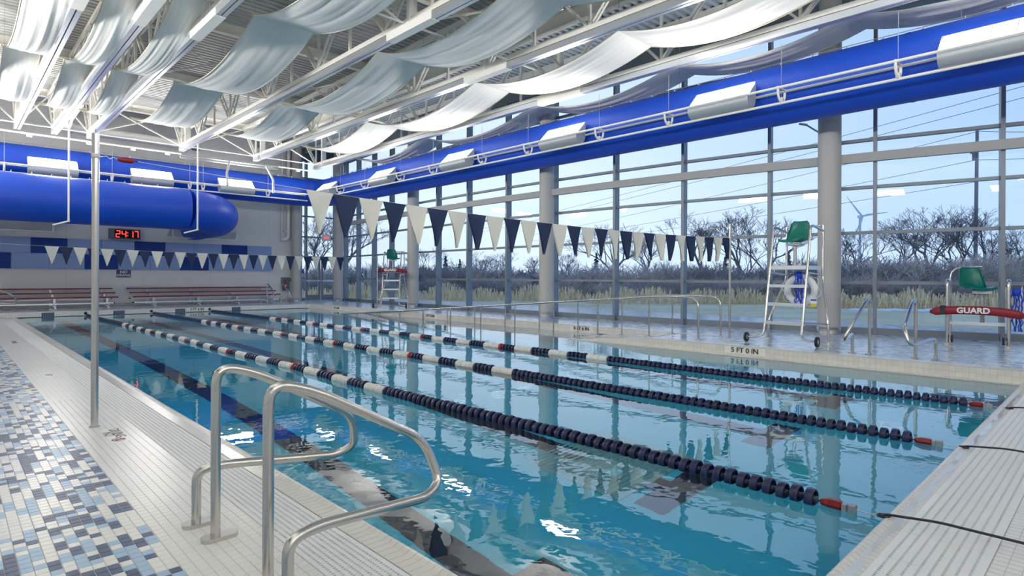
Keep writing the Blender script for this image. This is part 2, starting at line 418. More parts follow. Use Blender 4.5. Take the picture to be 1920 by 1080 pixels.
# --- coping: flat tile then bullnose, one piece every 52 mm
def coping_mb(w_, inner):
    b = MB(); p = [(-inner, -.03), (-inner, .002), (-.055, .002), (-.048, .004), (-.03, .014), (-.012, .012), (0, .0), (.004, -.03), (.004, -.1), (-.02, -.1)]
    b.prism(p, 'y', .0015, w_ - .0015, sm=False); return b
trim1 = sempty('trim_1', 'rounded pale coping along the left pool edge', 'coping', (XP0, YP0, 0))
trim2 = sempty('trim_2', 'rounded pale coping along the near pool end', 'coping', (XP0, YP0, 0))
CW = .053
cme = coping_mb(CW, .148).mesh('coping_tile', 'coping'); cme2 = coping_mb(CW, .108).mesh('coping_tile', 'coping')
restc = MB(); nl = int(23.65 / CW)
MB().box(-.15, -.002, 0, 23.65, -1.7, -.012).build('pool_wall', 'pool_plaster', trim1)
MB().box(-.2, 8.42, -.11, -.002, -1.7, -.012).build('pool_wall', 'pool_plaster', trim2)
for i in range(nl):
    if i < 290: put(cme, 'coping_tile', trim1, (0, i * CW, 0))
    else: coping_y = i * CW; b = coping_mb(CW, .148); restc.add([(x, y + coping_y, z) for x, y, z in b.v], b.f)
q = restc.build('coping_tile_row', 'coping', trim1); q['kind'] = 'stuff'
for i in range(int(8.42 / CW)):
    q = put(cme2, 'coping_tile', trim2, (i * CW, 0, 0)); q.rotation_euler.z = PI / 2; q.location = ((i + 1) * CW, 0, 0)
    q.scale.x = 1
# mirrored profile so that the bullnose faces the water
for q in [c_ for c_ in trim2.children if c_.name.startswith('coping_tile')]: q.rotation_euler.z = PI / 2; q.location.x -= 0

# --- pool basin and water
pool = sempty('trim_3', 'pool basin with light blue plaster under the water', 'pool')
zf = lambda y: -1.52 + (y - YP0) / (YP1 - YP0) * .47
mb = MB(); mb.add([(XP0, YP0, zf(YP0)), (XR + .4, YP0, zf(YP0)), (XR + .4, YP1, zf(YP1)), (XP0, YP1, zf(YP1))], [(0, 1, 2, 3)])
mb.build('pool_bottom', 'pool_floor', pool)
mb = MB(); mb.box(XP0 - .1, XR + .3, YP1, YP1 + .3, -1.6, .0); mb.box(10.1, 10.3, YP0 - .2, 8.4, -1.7, -.02)
mb.box(XR, XR + .3, 8.2, YP1 + .1, -1.7, -.0)
mb.build('pool_wall', 'pool_plaster', pool)
for k, xc in enumerate((2.66, 4.66, 6.66, 8.7)):
    b = MB(); z = lambda y: zf(y) + .006
    def strip(x0, x1, y0, y1): b.add([(x0, y0, z(y0)), (x1, y0, z(y0)), (x1, y1, z(y1)), (x0, y1, z(y1))], [(0, 1, 2, 3)])
    strip(xc - .14, xc + .14, 2.9, 23.0); strip(xc - .45, xc + .45, 2.6, 2.9); strip(xc - .45, xc + .45, 23.0, 23.25)
    b.build('lane_line', 'pool_tile_line', pool)
b = MB(); zz = zf(3) + .01
b.box(4.15, 5.45, 3.0, 4.3, zz, zz + .012)
for i in range(20): b.box(4.22, 5.38, 3.06 + i * .06, 3.09 + i * .06, zz + .012, zz + .02)
b.build('drain_grate', 'pool_drain' if 'pool_drain' in MAT else mat('pool_drain', (.22, .50, .53), .6) and 'pool_drain', pool)
b = MB(); b.box(4.5, 4.66, 3.3, 3.42, zz + .02, zz + .03); b.box(4.95, 5.11, 3.85, 3.97, zz + .02, zz + .03); b.build('drain_plate', 'pool_plaster', pool)
wat = MB().add([(XP0 - .02, YP0 - .02, WL), (10.1, YP0 - .02, WL), (10.1, 8.6, WL), (XR + .02, 8.6, WL), (XR + .02, YP1 + .02, WL), (XP0 - .02, YP1 + .02, WL)], [(0, 1, 2, 3, 4, 5)]).build('pool_water', 'water')
tag(wat, 'clear turquoise pool water mirroring the windows', 'water', kind='stuff')
# puddle lines on the coping flats
for k, (x0, x1, y0, y1, lab) in enumerate([(2.2, 9.9, YP0 - .102, YP0 - .052, 'thin wet film on the coping of the near pool end')]):
    b = MB(); n = 60; top = []; bot = []
    for i in range(n + 1):
        x = x0 + (x1 - x0) * i / n; a = .5 + .5 * math.sin(i * 1.7) * math.sin(i * .63)
        top.append((x, y1, .0035)); bot.append((x, y1 - (y1 - y0) * (.25 + .75 * a), .0035))
    b.add(top + bot, [(i, n + 1 + i, n + 2 + i, i + 1) for i in range(n)])
    mat('wet', (.62, .64, .66), .02); tag(b.build('water_film', 'wet'), lab, 'puddle')

# --- raised deck, curbs, ramp
rd = sempty('floor_2', 'raised deck of small blue and white mosaic tiles by the windows', 'floor')
b = MB(); b.box(XL, 18, YP1 + .3, YF + .3, -.3, DK); b.box(10.35, 18, YN, 5.9, -.3, DK); b.box(XR + .3, 18, 5.9, YP1 + .3, -.3, DK)
b.box(10.35, XR, 5.9, 6.6, -.3, DK)
b.build('raised_slab', 'mosaic', rd)
sl = 1 / 12.5
b = MB(); y0, y1 = 6.6, 20.5
b.add([(10.35, y0, DK), (XR, y0, DK), (XR, y1, DK - (y1 - y0) * sl), (10.35, y1, DK - (y1 - y0) * sl)], [(0, 1, 2, 3)])
b.add([(10.35, y0, DK), (10.35, y1, DK - (y1 - y0) * sl), (10.35, y1, -1.6), (10.35, y0, -1.6)], [(0, 1, 2, 3)])
b.add([(10.35, y1, DK - (y1 - y0) * sl), (XR, y1, DK - (y1 - y0) * sl), (XR, y1, -1.6), (10.35, y1, -1.6)], [(0, 1, 2, 3)])
b.build('entry_ramp', 'mosaic', rd)
cb1 = sempty('trim_4', 'tiled curb of the raised deck on the window side of the lanes', 'curb', (10.1, 0, 0))
b = MB(); b.box(0, .25, -.3 + 0, 5.9, -.3, DK, 0)
b.build('curb_face', 'curb_x', cb1)
b = MB(); b.box(.001, .251, -.3, 5.9, DK - .01, DK + .003); b.build('curb_top', 'curb_top', cb1)
b = MB(); b.prism([(5.9, -.3), (8.5, -.3), (8.5, -.02), (6.6, DK), (5.9, DK)], 'x', 0, .25); b.build('curb_taper', 'curb_x', cb1)
b = MB(); b.prism([(YP0, -.06), (YP0, .004), (8.6, .004), (8.6, -.06)], 'x', -.10, .0); b.build('curb_ledge', 'curb_top', cb1)
cb2 = sempty('trim_5', 'tiled curb behind the entry ramp under the windows', 'curb', (XR, 0, 0))
MB().box(0, .3, 5.9, YP1 + .3, -.3, DK).build('curb_face', 'curb_x', cb2)
MB().box(.001, .301, 5.9, YP1 + .3, DK - .01, DK + .003).build('curb_top', 'curb_top', cb2)
MB().box(-.08, .0, 8.9, YP1, -.06, .004).build('curb_ledge', 'curb_top', cb2)
cb3 = sempty('trim_6', 'white tiled curb at the far pool end', 'curb', (0, YP1, 0))
MB().box(XL, XR + .3, 0, .3, -.3, DK).build('curb_face', 'curb_y', cb3)
MB().box(XL, XR + .3, .001, .301, DK - .01, DK + .003).build('curb_top', 'curb_top', cb3)

def depth_mark(s_, loc, ax, parts=None):
    """black depth figures on a pale tile strip set in a curb face"""
    n = len(s_); W_ = n * .075 + .05
    nrm = Vector(ax).cross(Vector((0, 0, 1)))
    lab = {'5 FT 0 IN': 'black 5 FT 0 IN depth tiles on the curb by the tall guard chair', '0 FT 6 IN': 'black 0 FT 6 IN depth tiles on the curb by the ramp start',
           '2 FT 0 IN': 'black 2 FT 0 IN depth tiles on the curb mid ramp', '1 FT 6 IN': 'small black 1 FT 6 IN depth tiles on the farthest curb stretch', '3 FT 6 IN': 'black 3 FT 6 IN depth tiles on the far end curb'}[s_]
    t = thing('depth_marker', lab, 'depth marker', loc)
    b = MB(); a = Vector(ax)
    b.obox(-a * W_ / 2, a * W_ / 2, .006, .12); b.build('tile_strip', 'marker', t)
    text(s_, .125, 'depth_lettering', 'ink', t, nrm * .0042, ax, (0, 0, 1), .001, .012)
depth_mark('5 FT 0 IN', (10.097, 4.64, .085), (0, -1, 0))
depth_mark('0 FT 6 IN', (XR - .003, 9.42, .085), (0, -1, 0))
depth_mark('2 FT 0 IN', (XR - .003, 15.76, .085), (0, -1, 0))
depth_mark('1 FT 6 IN', (XR - .003, 22.15, .085), (0, -1, 0))
depth_mark('3 FT 6 IN', (6.98, YP1 - .003, .085), (1, 0, 0))
def lab_order(i): return ('leftmost', 'second', 'third', 'rightmost')[i]
for i, x in enumerate((2.48, 4.46, 6.4, 8.41)):
    t = thing('lane_target', 'dark navy tile lane target on the far curb, %s of four' % (lab_order(i) if i in (0, 3) else lab_order(i) + ' from the left'), 'lane target', (x, YP1 - .003, .045), group='lane targets on the far curb')
    MB().box(-.17, .17, -.003, .003, -.09, .09).build('grout_bed', 'grout', t)
    for a in range(6):
        for c_ in range(4): MB().box(-.166 + a * .056, -.166 + a * .056 + .05, -.006, -.002, -.088 + c_ * .0445, -.088 + c_ * .0445 + .04).build('tile', 'navy_tile', t)
ANCH = (3.44, 5.42, 7.39)

# deck markers (NO DIVING and depth), set in the white tiles on the left deck
def deck_marker(x, y, lines, sym, lab):
    t = thing('deck_marker', lab, 'deck marker', (x, y, .0015))
    MB().box(-.065, .065, -.27, .27, -.004, 0).build('marker_plate', 'marker', t)
    for i, l_ in enumerate(lines): text(l_, .105, 'lettering', 'ink', t, (-.03 + .062 * i if len(lines) > 1 else 0, .06 if sym else 0, .0006), (0, -1, 0), (1, 0, 0), .0004, .01)
    if sym:
        b = MB(); b.lathe([(.05, 0), (.05, .0014), (.038, .0014), (.038, 0)], 24); b.obox((-.03, -.03, .0008), (.03, .03, .0008), .009, .0014); b.build('prohibition_ring', 'red_tube', t, (0, -.19, 0))
        MB().box(-.03, .02, -.006, .006, 0, .001).box(.02, .034, -.008, .008, 0, .001).box(-.02, .0, -.02, .02, 0, .001).build('diver_symbol', 'ink', t, (0, -.19, 0))
deck_marker(1.045, 5.95, ['NO', 'DIVING'], True, 'pale NO DIVING deck tile with red ring beside the left flag pole')
deck_marker(1.03, 10.15, ['5 FT'], False, 'pale 5 FT depth tile in the left deck, second from the camera')
deck_marker(1.03, 15.6, ['NO DIVING'], True, 'pale NO DIVING deck tile farther along the left deck')

# --- walls
wl = struct(MB().box(XL - .2, 12.6, YF, YF + .3, -.3, 8.2).build('wall_back', 'wall'), 'pale grey end wall behind the bleachers', 'wall')
for x in (-1.8, .8, 3.4, 6.0, 8.6, 11.2): MB().box(x, x + .012, YF - .002, YF + .02, .3, 7.7).build('wall_joint', 'grout', wl)
struct(MB().box(XL - .2, 12.55, YF - .015, YF, DK, DK + .1).build('baseboard_back', 'beam'), 'grey base trim along the end wall', 'baseboard')
struct(MB().box(XL - .3, XL, YN, YF, -.3, 8.2).build('wall_left', 'wall'), 'grey side wall on the left of the hall', 'wall')
struct(MB().box(XL - .3, 18, YN - .3, YN, -.3, 8.2).build('wall_front', 'wall'), 'grey wall behind the camera', 'wall')

# --- curved glass wall
def gxw(y):
    if y < 0: return 15.35 - .3015 * y
    return 15.35 - .3015 * y + .015476 * y * y - .0002019 * y ** 3
MY = [28.4, 27.0, 25.5, 23.8, 22.1, 20.25, 18.36, 16.4, 14.3, 12.2, 9.98, 7.95, 5.85, 3.77, 1.72, -.35, -2.4, -4.4, -6.0]
HZ = [.30, 1.27, 2.35, 3.33, 4.35, 5.30, 6.25, 7.12]
def window_bay(n, p0, p1, rails, label, z0=DK, door=False):
    """p0,p1 plan points; p0 carries the mullion"""
    a = Vector((p0[0], p0[1], 0)); b_ = Vector((p1[0], p1[1], 0)); d = (b_ - a); L_ = d.length; ang = math.atan2(d.y, d.x)
    t = sempty('window_%d' % n, label, 'window', (a.x, a.y, 0)); t.rotation_euler.z = ang
    MB().box(-.035, .035, -.17, .06, z0, 7.12).build('mullion', 'frame', t)
    MB().box(.035, L_ - .035, -.09, .06, z0, rails[0]).build('sill', 'frame', t)
    for z in rails[1:]: MB().box(.035, L_ - .035, -.07, .05, z - .033, z + .033).build('rail', 'frame', t)
    zs = [rails[0]] + [z for z in rails[1:]]
    for i in range(len(zs) - 1):
        z_a = zs[i] + (.033 if i else 0); z_b = zs[i + 1] - .033
        MB().add([(.035, 0, z_a), (L_ - .035, 0, z_a), (L_ - .035, 0, z_b), (.035, 0, z_b)], [(0, 1, 2, 3)]).build('pane', 'glass', t)
    return t
for i in range(len(MY) - 1):
    y0, y1 = MY[i + 1], MY[i]
    lab = 'tall glazed bay of the curved window wall, %s' % ('bay %d counted from the far corner' % (i + 1))
    window_bay(i + 1, (gxw(y1), y1), (gxw(y0), y0), HZ, lab)
XC = gxw(28.4)
# end glazing right of the end wall with the doors
window_bay(30, (12.72, YF), (12.99, YF), HZ, 'narrow glazed strip between the end wall and the doors')
window_bay(31, (14.62, YF), (XC, YF), HZ, 'narrow glazed strip right of the double doors')
window_bay(32, (12.99, YF), (14.62, YF), [2.38, 3.33, 4.35, 5.30, 6.25, 7.12], 'glazed panes above the double doors', z0=2.3)
def door(n, x0, x1, hinge, lab):
    t = sempty('door_%d' % n, lab, 'door', (x0, YF, DK)); W_ = x1 - x0
    b = MB(); b.box(.02, .13, -.03, .03, .01, 2.12); b.box(W_ - .13, W_ - .02, -.03, .03, .01, 2.12); b.box(.13, W_ - .13, -.03, .03, .01, .28); b.box(.13, W_ - .13, -.03, .03, 1.98, 2.12)
    b.build('door_frame', 'frame', t)
    MB().add([(.13, 0, .28), (W_ - .13, 0, .28), (W_ - .13, 0, 1.98), (.13, 0, 1.98)], [(0, 1, 2, 3)]).build('pane', 'glass', t)
    MB().box(.04, W_ - .04, -.09, -.05, .95, 1.02).build('push_bar', 'alu', t)
door(1, 12.99, 13.80, 0, 'left leaf of the blue grey glazed double doors')
door(2, 13.81, 14.62, 1, 'right leaf of the blue grey glazed double doors')
struct(MB().add([(gxw(y) - .12, y, 7.12) for y in MY] + [(gxw(y) + .3, y, 7.12) for y in MY] + [(gxw(y) - .12, y, 8.2) for y in MY] + [(gxw(y) + .3, y, 8.2) for y in MY],
    [f for i in range(len(MY) - 1) for f in ((i, i + 1, len(MY) + i + 1, len(MY) + i), (i, 2 * len(MY) + i, 2 * len(MY) + i + 1, i + 1))]).build('trim_7', 'frame'), 'dark header above the curved window wall', 'header')
struct(MB().box(12.6, XC, YF, YF + .3, 7.12, 8.2).build('trim_8', 'frame'), 'dark header above the end glazing', 'header')

# columns and wind beams
COL = [(gxw(4.53) - .33, 4.53, 'fourth'), (gxw(12.35) - .28, 12.35, 'third'), (gxw(19.92) - .28, 19.92, 'second'), (gxw(27.1) - .42, 27.1, 'first'), (12.36, 27.98, 'corner')]
COL.append((gxw(-3.3) - .33, -3.3, 'out'))
for x, y, nm in COL:
    lab = {'first': 'round grey column right of the glazed double doors', 'corner': 'round grey column at the corner of the end wall', 'second': 'round grey column beside the distant guard chair',
           'third': 'round grey column behind the middle of the near pennants', 'fourth': 'round grey column right behind the tall guard chair', 'out': 'round grey column outside the view on the right'}[nm]
    t = thing('column', lab, 'column', (x, y, DK), group='round columns along the windows')
    MB().lathe([(.23, .14), (.23, 8.0)], 28).build('shaft', 'column', t); MB().lathe([(.236, 0), (.236, .14), (.23, .14)], 28).build('base_band', 'galv', t)
bays = [(-5.9, -3.3), (-3.3, 4.53), (4.53, 12.35), (12.35, 19.92), (19.92, 27.1)]
bl = ['out of view before the first column on the right', 'right of the tall guard chair', 'between the two columns behind the near pennants', 'left of the middle column', 'beside the far corner column']
for (ya, yb), l_ in zip(bays, bl):
    n = 8; b = MB(); pts = []
    for i in range(n + 1):
        y = ya + .2 + (yb - ya - .4) * i / n; pts.append((gxw(y) - .26, y))
    vs = [];
    for x, y in pts: vs += [(x - .06, y, 3.84), (x + .06, y, 3.84), (x + .06, y, 4.03), (x - .06, y, 4.03)]
    fs = [(4 * i + k, 4 * i + (k + 1) % 4, 4 * i + 4 + (k + 1) % 4, 4 * i + 4 + k) for i in range(n) for k in range(4)] + [(3, 2, 1, 0), (4 * n, 4 * n + 1, 4 * n + 2, 4 * n + 3)]
    b.add(vs, fs); tag(b.build('wind_beam', 'beam'), 'grey horizontal steel beam across the windows, ' + l_, 'beam', 'wind beams')

# ------------------------------------------------------------------ roof
ZR = 7.80
ceil = sempty('ceiling', 'white corrugated metal roof deck', 'ceiling')
def corrug(x0, x1, y0, y1, z, name, m):
    b = MB(); P = .21; prof = [(0, 0), (.085, 0), (.105, .055), (.19, .055), (.21, 0)]; ys = []
    y = y0
    while y < y1:
        for u, h in prof[:-1]: ys.append((y + u, z + h))
        y += P
    n = len(ys); xe = x1 if callable(x1) else (lambda y_: x1); vs = [(x0, a, h) for a, h in ys] + [(xe(a), a, h) for a, h in ys]
    b.add(vs, [(i, i + 1, n + i + 1, n + i) for i in range(n - 1)]); b.add([(x0, a, z + .1) for a, h in ys] + [(xe(a), a, z + .1) for a, h in ys], [(i, i + 1, n + i + 1, n + i) for i in range(n - 1)]); return b.build(name, m, ceil)
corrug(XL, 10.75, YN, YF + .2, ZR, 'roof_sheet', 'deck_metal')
corrug(10.75, lambda y_: gxw(y_) + .3, YN, YF + .2, ZR - .12, 'low_roof_sheet', 'deck_metal_shaded')
MB().box(10.66, 10.84, YN, YF, ZR - .10, ZR - .08).box(10.74, 10.76, YN, YF, ZR - .40, ZR).box(10.66, 10.84, YN, YF, ZR - .42, ZR - .40).build('edge_beam', 'steel_paint', ceil)
for i, y in enumerate((-4.0, 1.0, 6.0, 11.0, 16.0, 21.0, 26.0)):
    b = MB(); b.box(XL, 10.7, y - .08, y + .08, ZR - .02, ZR); b.box(XL, 10.7, y - .01, y + .01, ZR - .24, ZR - .02); b.box(XL, 10.7, y - .08, y + .08, ZR - .26, ZR - .24); b.build('purlin', 'steel_paint', ceil)
for x in (11.6, 13.0):
    MB().box(x - .05, x + .05, YN, YF, ZR - .28, ZR - .12).build('low_joist', 'steel_paint', ceil)

# --- trusses (run along the lanes), with light trays under their bottom chords
TXS = [(-1.4, 'out'), (.5, 'out'), (1.68, ''), (2.63, ''), (3.59, ''), (6.44, ''), (9.15, ''), (11.73, '')]
NODES = [22.45 - 3.02 * k for k in range(10)]
ZC = 6.2; ZT = ZR - .27
def dbl(b, p0, p1, gap=.09, w_=.045):
    """a pair of angles with battens"""
    p0 = Vector(p0); p1 = Vector(p1); g = Vector((gap / 2, 0, 0))
    b.obox(p0 - g, p1 - g, w_, w_); b.obox(p0 + g, p1 + g, w_, w_)
    for t in (.25, .5, .75): q = p0.lerp(p1, t); b.obox(q - g, q + g, .03, .06)
    return b
mch = MB(); mch.box(-.075, -.015, -6, 24.7, -.01, .09).box(.015, .075, -6, 24.7, -.01, .09); me_bc = mch.mesh('bottom_chord', 'steel_paint')
mt = MB(); mt.box(-.07, -.012, -6, 26.0, 0, .1).box(.012, .07, -6, 26.0, 0, .1); me_tc = mt.mesh('top_chord', 'steel_paint')
me_dA = dbl(MB(), (0, 0, .05), (0, 1.25, ZT - ZC + .03)).mesh('diagonal', 'steel_paint')
me_dB = dbl(MB(), (0, 0, .05), (0, -1.25, ZT - ZC + .03)).mesh('diagonal', 'steel_paint')
me_v = MB().box(-.028, .028, -.028, .028, .05, ZT - ZC + .03).mesh('vertical_post', 'steel_paint')
me_v2 = MB().box(-.09, .09, -.05, .05, -.06, ZT - ZC + .03).mesh('hanger_post', 'white_paint')
tr = MB(); tr.box(-.085, -.011, -6, 24.7, -.16, -.03, 0); tr.box(.011, .085, -6, 24.7, -.16, -.03, 0); tr.box(-.011, .011, -6, 24.7, -.13, -.03, 1)
me_tray = tr.mesh('light_tray', ['tray', 'slot'])
me_spl = MB().box(-.095, .095, -.75, .75, -.165, -.02).mesh('splice_cover', 'white_paint')
tlab = ['out of view on the left', 'just out of view on the left', 'leftmost in view', 'second from the left', 'third from the left', 'fourth from the left, over the nearest lanes', 'fifth from the left, over the far lanes', 'rightmost, above the row of window lights']
for k, (x, fl_) in enumerate(TXS):
    t = thing('roof_truss', 'white steel roof truss with a light tray, ' + tlab[k], 'truss', (x, 0, ZC), group='roof trusses along the lanes')
    put(me_bc, 'bottom_chord', t); put(me_tc, 'top_chord', t, (0, 0, ZT - ZC)); put(me_tray, 'light_tray', t)
    for y in NODES:
        put(me_dA, 'diagonal', t, (0, y, 0)); put(me_dB, 'diagonal', t, (0, y, 0)); put(me_v, 'vertical_post', t, (0, y, 0)); put(me_v, 'vertical_post', t, (0, y - 1.51, 0))
    put(me_dA, 'diagonal', t, (0, 24.6, 0)); put(me_v, 'vertical_post', t, (0, 24.6, 0)); put(me_v2, 'hanger_post', t, (0, 23.9, 0))
    for y in ((12.1,) if k < 5 else (9.5,) if k == 5 else (10.4,)):
        put(me_v2, 'hanger_post', t, (0, y, 0)); put(me_spl, 'splice_cover', t, (0, y, 0))
XS = [x for x, f_ in TXS]
for y in (24.6, 16.4, 9.7):
    for a, b_ in zip(XS[:-1], XS[1:]):
        if y != 24.6 and b_ - a < 2: continue
        t = thing('cross_brace', 'white cross brace %s, %s truss' % ({24.6: 'at the far end', 16.4: 'above mid pool', 9.7: 'nearest the camera'}[y], tlab[XS.index(b_)].split(',')[0]), 'brace', ((a + b_) / 2, y, ZC + .03), group='cross braces between the roof trusses'); w_ = (b_ - a) / 2
        MB().obox((-w_, 0, 0), (w_, 0, ZT - ZC - .12), .04, .04).build('brace_bar', 'steel_paint', t); MB().obox((-w_, .045, ZT - ZC - .12), (w_, .045, 0), .04, .04).build('brace_bar', 'steel_paint', t)
        MB().obox((-w_, -.045, 0), (w_, -.045, 0), .035, .035).build('brace_bar', 'steel_paint', t)
# white pipes near the far truss ends
t = thing('conduit_pipe', 'long white conduit running under the far truss ends', 'pipe', (0, 24.78, 5.97))
MB().tube([(XL, 0, 0), (11.75, 0, 0)], .03, 8).build('pipe_run', 'white_paint', t)
for x in (2.0, 3.6, 4.9, 6.0, 7.0, 8.6, 9.8, 11.0): MB().box(x - .07, x + .07, -.05, .05, -.1, -.03).build('hanger_block', 'white_paint', t)
t = thing('white_duct_pipe', 'thick white air pipe under the roof near the end wall', 'pipe', (0, 26.4, 6.75))
MB().tube(bez([(3.02, -6, .12), (3.02, -1.2, -.05), (3.2, 0, -.1), (7.0, 0, -.1), (7.0, 0, .6), (7.0, -3.0, .6)], .4), .17, 14).build('pipe_run', 'white_paint', t)
MB().lathe([(.18, 0), (.18, .25)], 14, axis='x').build('pipe_end_cap', 'galv', t, (7.3, 0, -.1))
t = thing('sprinkler_main', 'grey horizontal pipe with drop arms near the end wall corner', 'pipe', (0, 24.2, 5.85))
MB().tube([(6.3, 0, 0), (9.9, 0, 0)], .045, 8).tube([(6.3, .12, -.08), (9.9, .12, -.08)], .04, 8).build('pipe_run', 'galv', t)
MB().tube([(8.0, 0, 0), (7.9, 0, -.5), (7.9, -.1, -1.0)], .045, 8).tube([(9.4, 0, 0), (9.7, 0, -.55), (9.7, 0, -1.1)], .045, 8).build('drop_arm', 'galv', t)
for x, z0, lab in ((2.81, 3.05, 'left'), (6.5, 3.0, 'right')):
    t = thing('drop_pipe', 'thin white drop pipe in front of the thick blue duct, %s one' % lab, 'pipe', (x, 22.9, 0))
    MB().tube(bez([(0, 0, ZR + .02), (0, 0, z0), (-.35, .3, z0 - .12)], .05), .028, 8).build('pipe_run', 'white_paint', t)
    MB().lathe([(.035, 0), (.035, .06)], 8).build('pipe_fitting', 'white_paint', t, (0, 0, z0 - .02))

# --- fabric sails
RODS = [22.6, 17.6, 12.0, 7.4, 3.65, .2, -3.4]
sails = [(-.35, .35, 'out of view on the left'), (.96, 1.62, 'leftmost in view, brightly lit'), (2.06, 2.62, 'second from the left, with deep folds'), (3.03, 3.60, 'third from the left'),
         (4.42, 5.66, 'wide grey one, fourth from the left'), (7.2, 8.5, 'wide grey one over the middle of the pool'), (10.15, 11.38, 'bright cream one beside the window lights'), (12.35, 13.3, 'shaded one next to the glass')]
for k, (x0, x1, l_) in enumerate(sails):
    zr = 6.52 if k < 7 else 6.36
    t = thing('fabric_sail', 'draped white ceiling fabric strip, ' + l_, 'fabric sail', (x0, 0, zr), group='draped ceiling fabric strips'); W_ = x1 - x0
    segs = [(22.6, 24.0)] if False else []
    for a, b_ in zip(RODS[:-1], RODS[1:]):
        n, mm = 22, 34; b = MB(); vs = []; L_ = a - b_; sag = .085 * L_ if k < 7 else .08 * L_
        ph = [random.uniform(0, 6.28) for _ in range(4)]; fr_ = [random.uniform(2, 4), random.uniform(5, 8), random.uniform(9, 14), random.uniform(15, 20)]
        for i in range(n + 1):
            u = i / n; z = -sag * 4 * u * (1 - u)
            for j in range(mm + 1):
                v = j / mm; bow = -.05 * math.sin(v * PI) * math.sin(u * PI)
                vs.append((v * W_, a - u * L_, z + bow + W_ ** .5 * math.sin(u * PI) ** .7 * (.010 * math.sin(fr_[0] * v * 3 + ph[0] + u) + .008 * math.sin(fr_[1] * v * 3 + ph[1] + 2 * u) + .005 * math.sin(fr_[2] * v * 3 + ph[2] - 3 * u) + .003 * math.sin(fr_[3] * v * 3 + ph[3]))))
        b.add(vs, [(i * (mm + 1) + j, i * (mm + 1) + j + 1, (i + 1) * (mm + 1) + j + 1, (i + 1) * (mm + 1) + j) for i in range(n) for j in range(mm)], 0, True)
        q = b.build('swag', 'fabric', t)
        hb = MB()
        for xx in (0, W_): hb.tube([(xx, a - i / n * L_, -sag * 4 * (i / n) * (1 - i / n)) for i in range(n + 1)], .012, 5)
        hb.build('hem', 'fabric_edge', q)
    for y in RODS:
        MB().tube([(-.04, y, .012), (W_ + .04, y, .012)], .016, 8).build('rod', 'fabric_edge', t)
        MB().tube([(0.02, y, .01), (0.02, y, ZR - zr if k < 7 else ZR - .2 - zr)], .004, 4).tube([(W_ - .02, y, .01), (W_ - .02, y, ZR - zr if k < 7 else ZR - .2 - zr)], .004, 4).build('hanger_cable', 'galv', t)

# --- blue fabric ducts
def pipe_obj(path, r, name, m, parent, n=32): return MB().tube(path, r, n).build(name, m, parent)
XD, YD, ZD, RD = 12.60, 26.0, 5.17, .61
t = thing('fabric_duct', 'long blue fabric air duct along the windows and the end wall', 'duct', (0, 0, ZD))
pipe_obj([(XD, YN + .1, 0), (XD, YD - 1.0, 0)], RD, 'duct_run', 'duct', t)
pipe_obj([(XL + .1, YD, 0), (XD - 1.0, YD, 0)], RD, 'duct_run', 'duct', t)
pipe_obj([(XD - 1 + math.sin(a) * 1.0, YD - 1 + math.cos(a) * 1.0, 0) for a in [PI / 2 * i / 10 for i in range(11)]], RD, 'duct_elbow', 'duct', t)
for y in (2.7, 8.2, 13.7, 19.2, 24.7): MB().lathe([(RD + .006, 0), (RD + .006, .05)], 32, axis='y').build('seam_band', 'duct', t, (XD, y, 0))
for x in (-1.0, 4.4, 9.9): MB().lathe([(RD + .006, 0), (RD + .006, .05)], 32, axis='x').build('seam_band', 'duct', t, (x, YD, 0))
pin = MB(); pin.box(-.02, .02, -.02, .02, 0, .03).box(-.04, .04, -.008, .008, .03, .07); pin_me = pin.mesh('hanger_clip', 'alu')
y = YN + .5
while y < YD - 1: put(pin_me, 'hanger_clip', t, (XD, y, RD)); y += .62
x = XL + .5
while x < XD - 1: put(pin_me, 'hanger_clip', t, (x, YD, RD), PI / 2); x += .62
MB().tube([(XD, YN + .1, RD + .07), (XD, YD - 1, RD + .07)], .008, 5).tube([(XL + .1, YD, RD + .07), (XD - 1, YD, RD + .07)], .008, 5).build('suspension_wire', 'galv', t)
for y in (2.0, 7.4, 12.8, 18.2, 23.6): MB().tube([(XD, y, RD + .07), (XD, y, ZR - .2 - ZD)], .005, 4).build('drop_wire', 'galv', t)
YB, ZB, RB = 24.0, 3.80, .75
t = thing('fabric_duct', 'thick lower blue duct ending in a bend at the end wall', 'duct', (0, YB, ZB))
pipe_obj([(XL + .1, 0, 0), (6.45, 0, 0)], RB, 'duct_run', 'duct', t)
arc = [(6.45 + math.sin(a) * 1.45, 1.45 - math.cos(a) * 1.45, -.10 * math.sin(a)) for a in [PI / 2 * i / 4 for i in range(5)]]
b = MB(); b.tube(arc + [(7.90, YF - YB - .05, -.12)], RB, 32, sm=True); b.build('duct_bend', 'duct', t)
for x in (-2.0, 2.0, 6.2): MB().lathe([(RB + .01, 0), (RB + .012, .06)], 32, axis='x').build('seam_band', 'duct', t, (x, 0, 0))
x = XL + .5
while x < 6: put(pin_me, 'hanger_clip', t, (x, 0, RB), PI / 2); x += .5

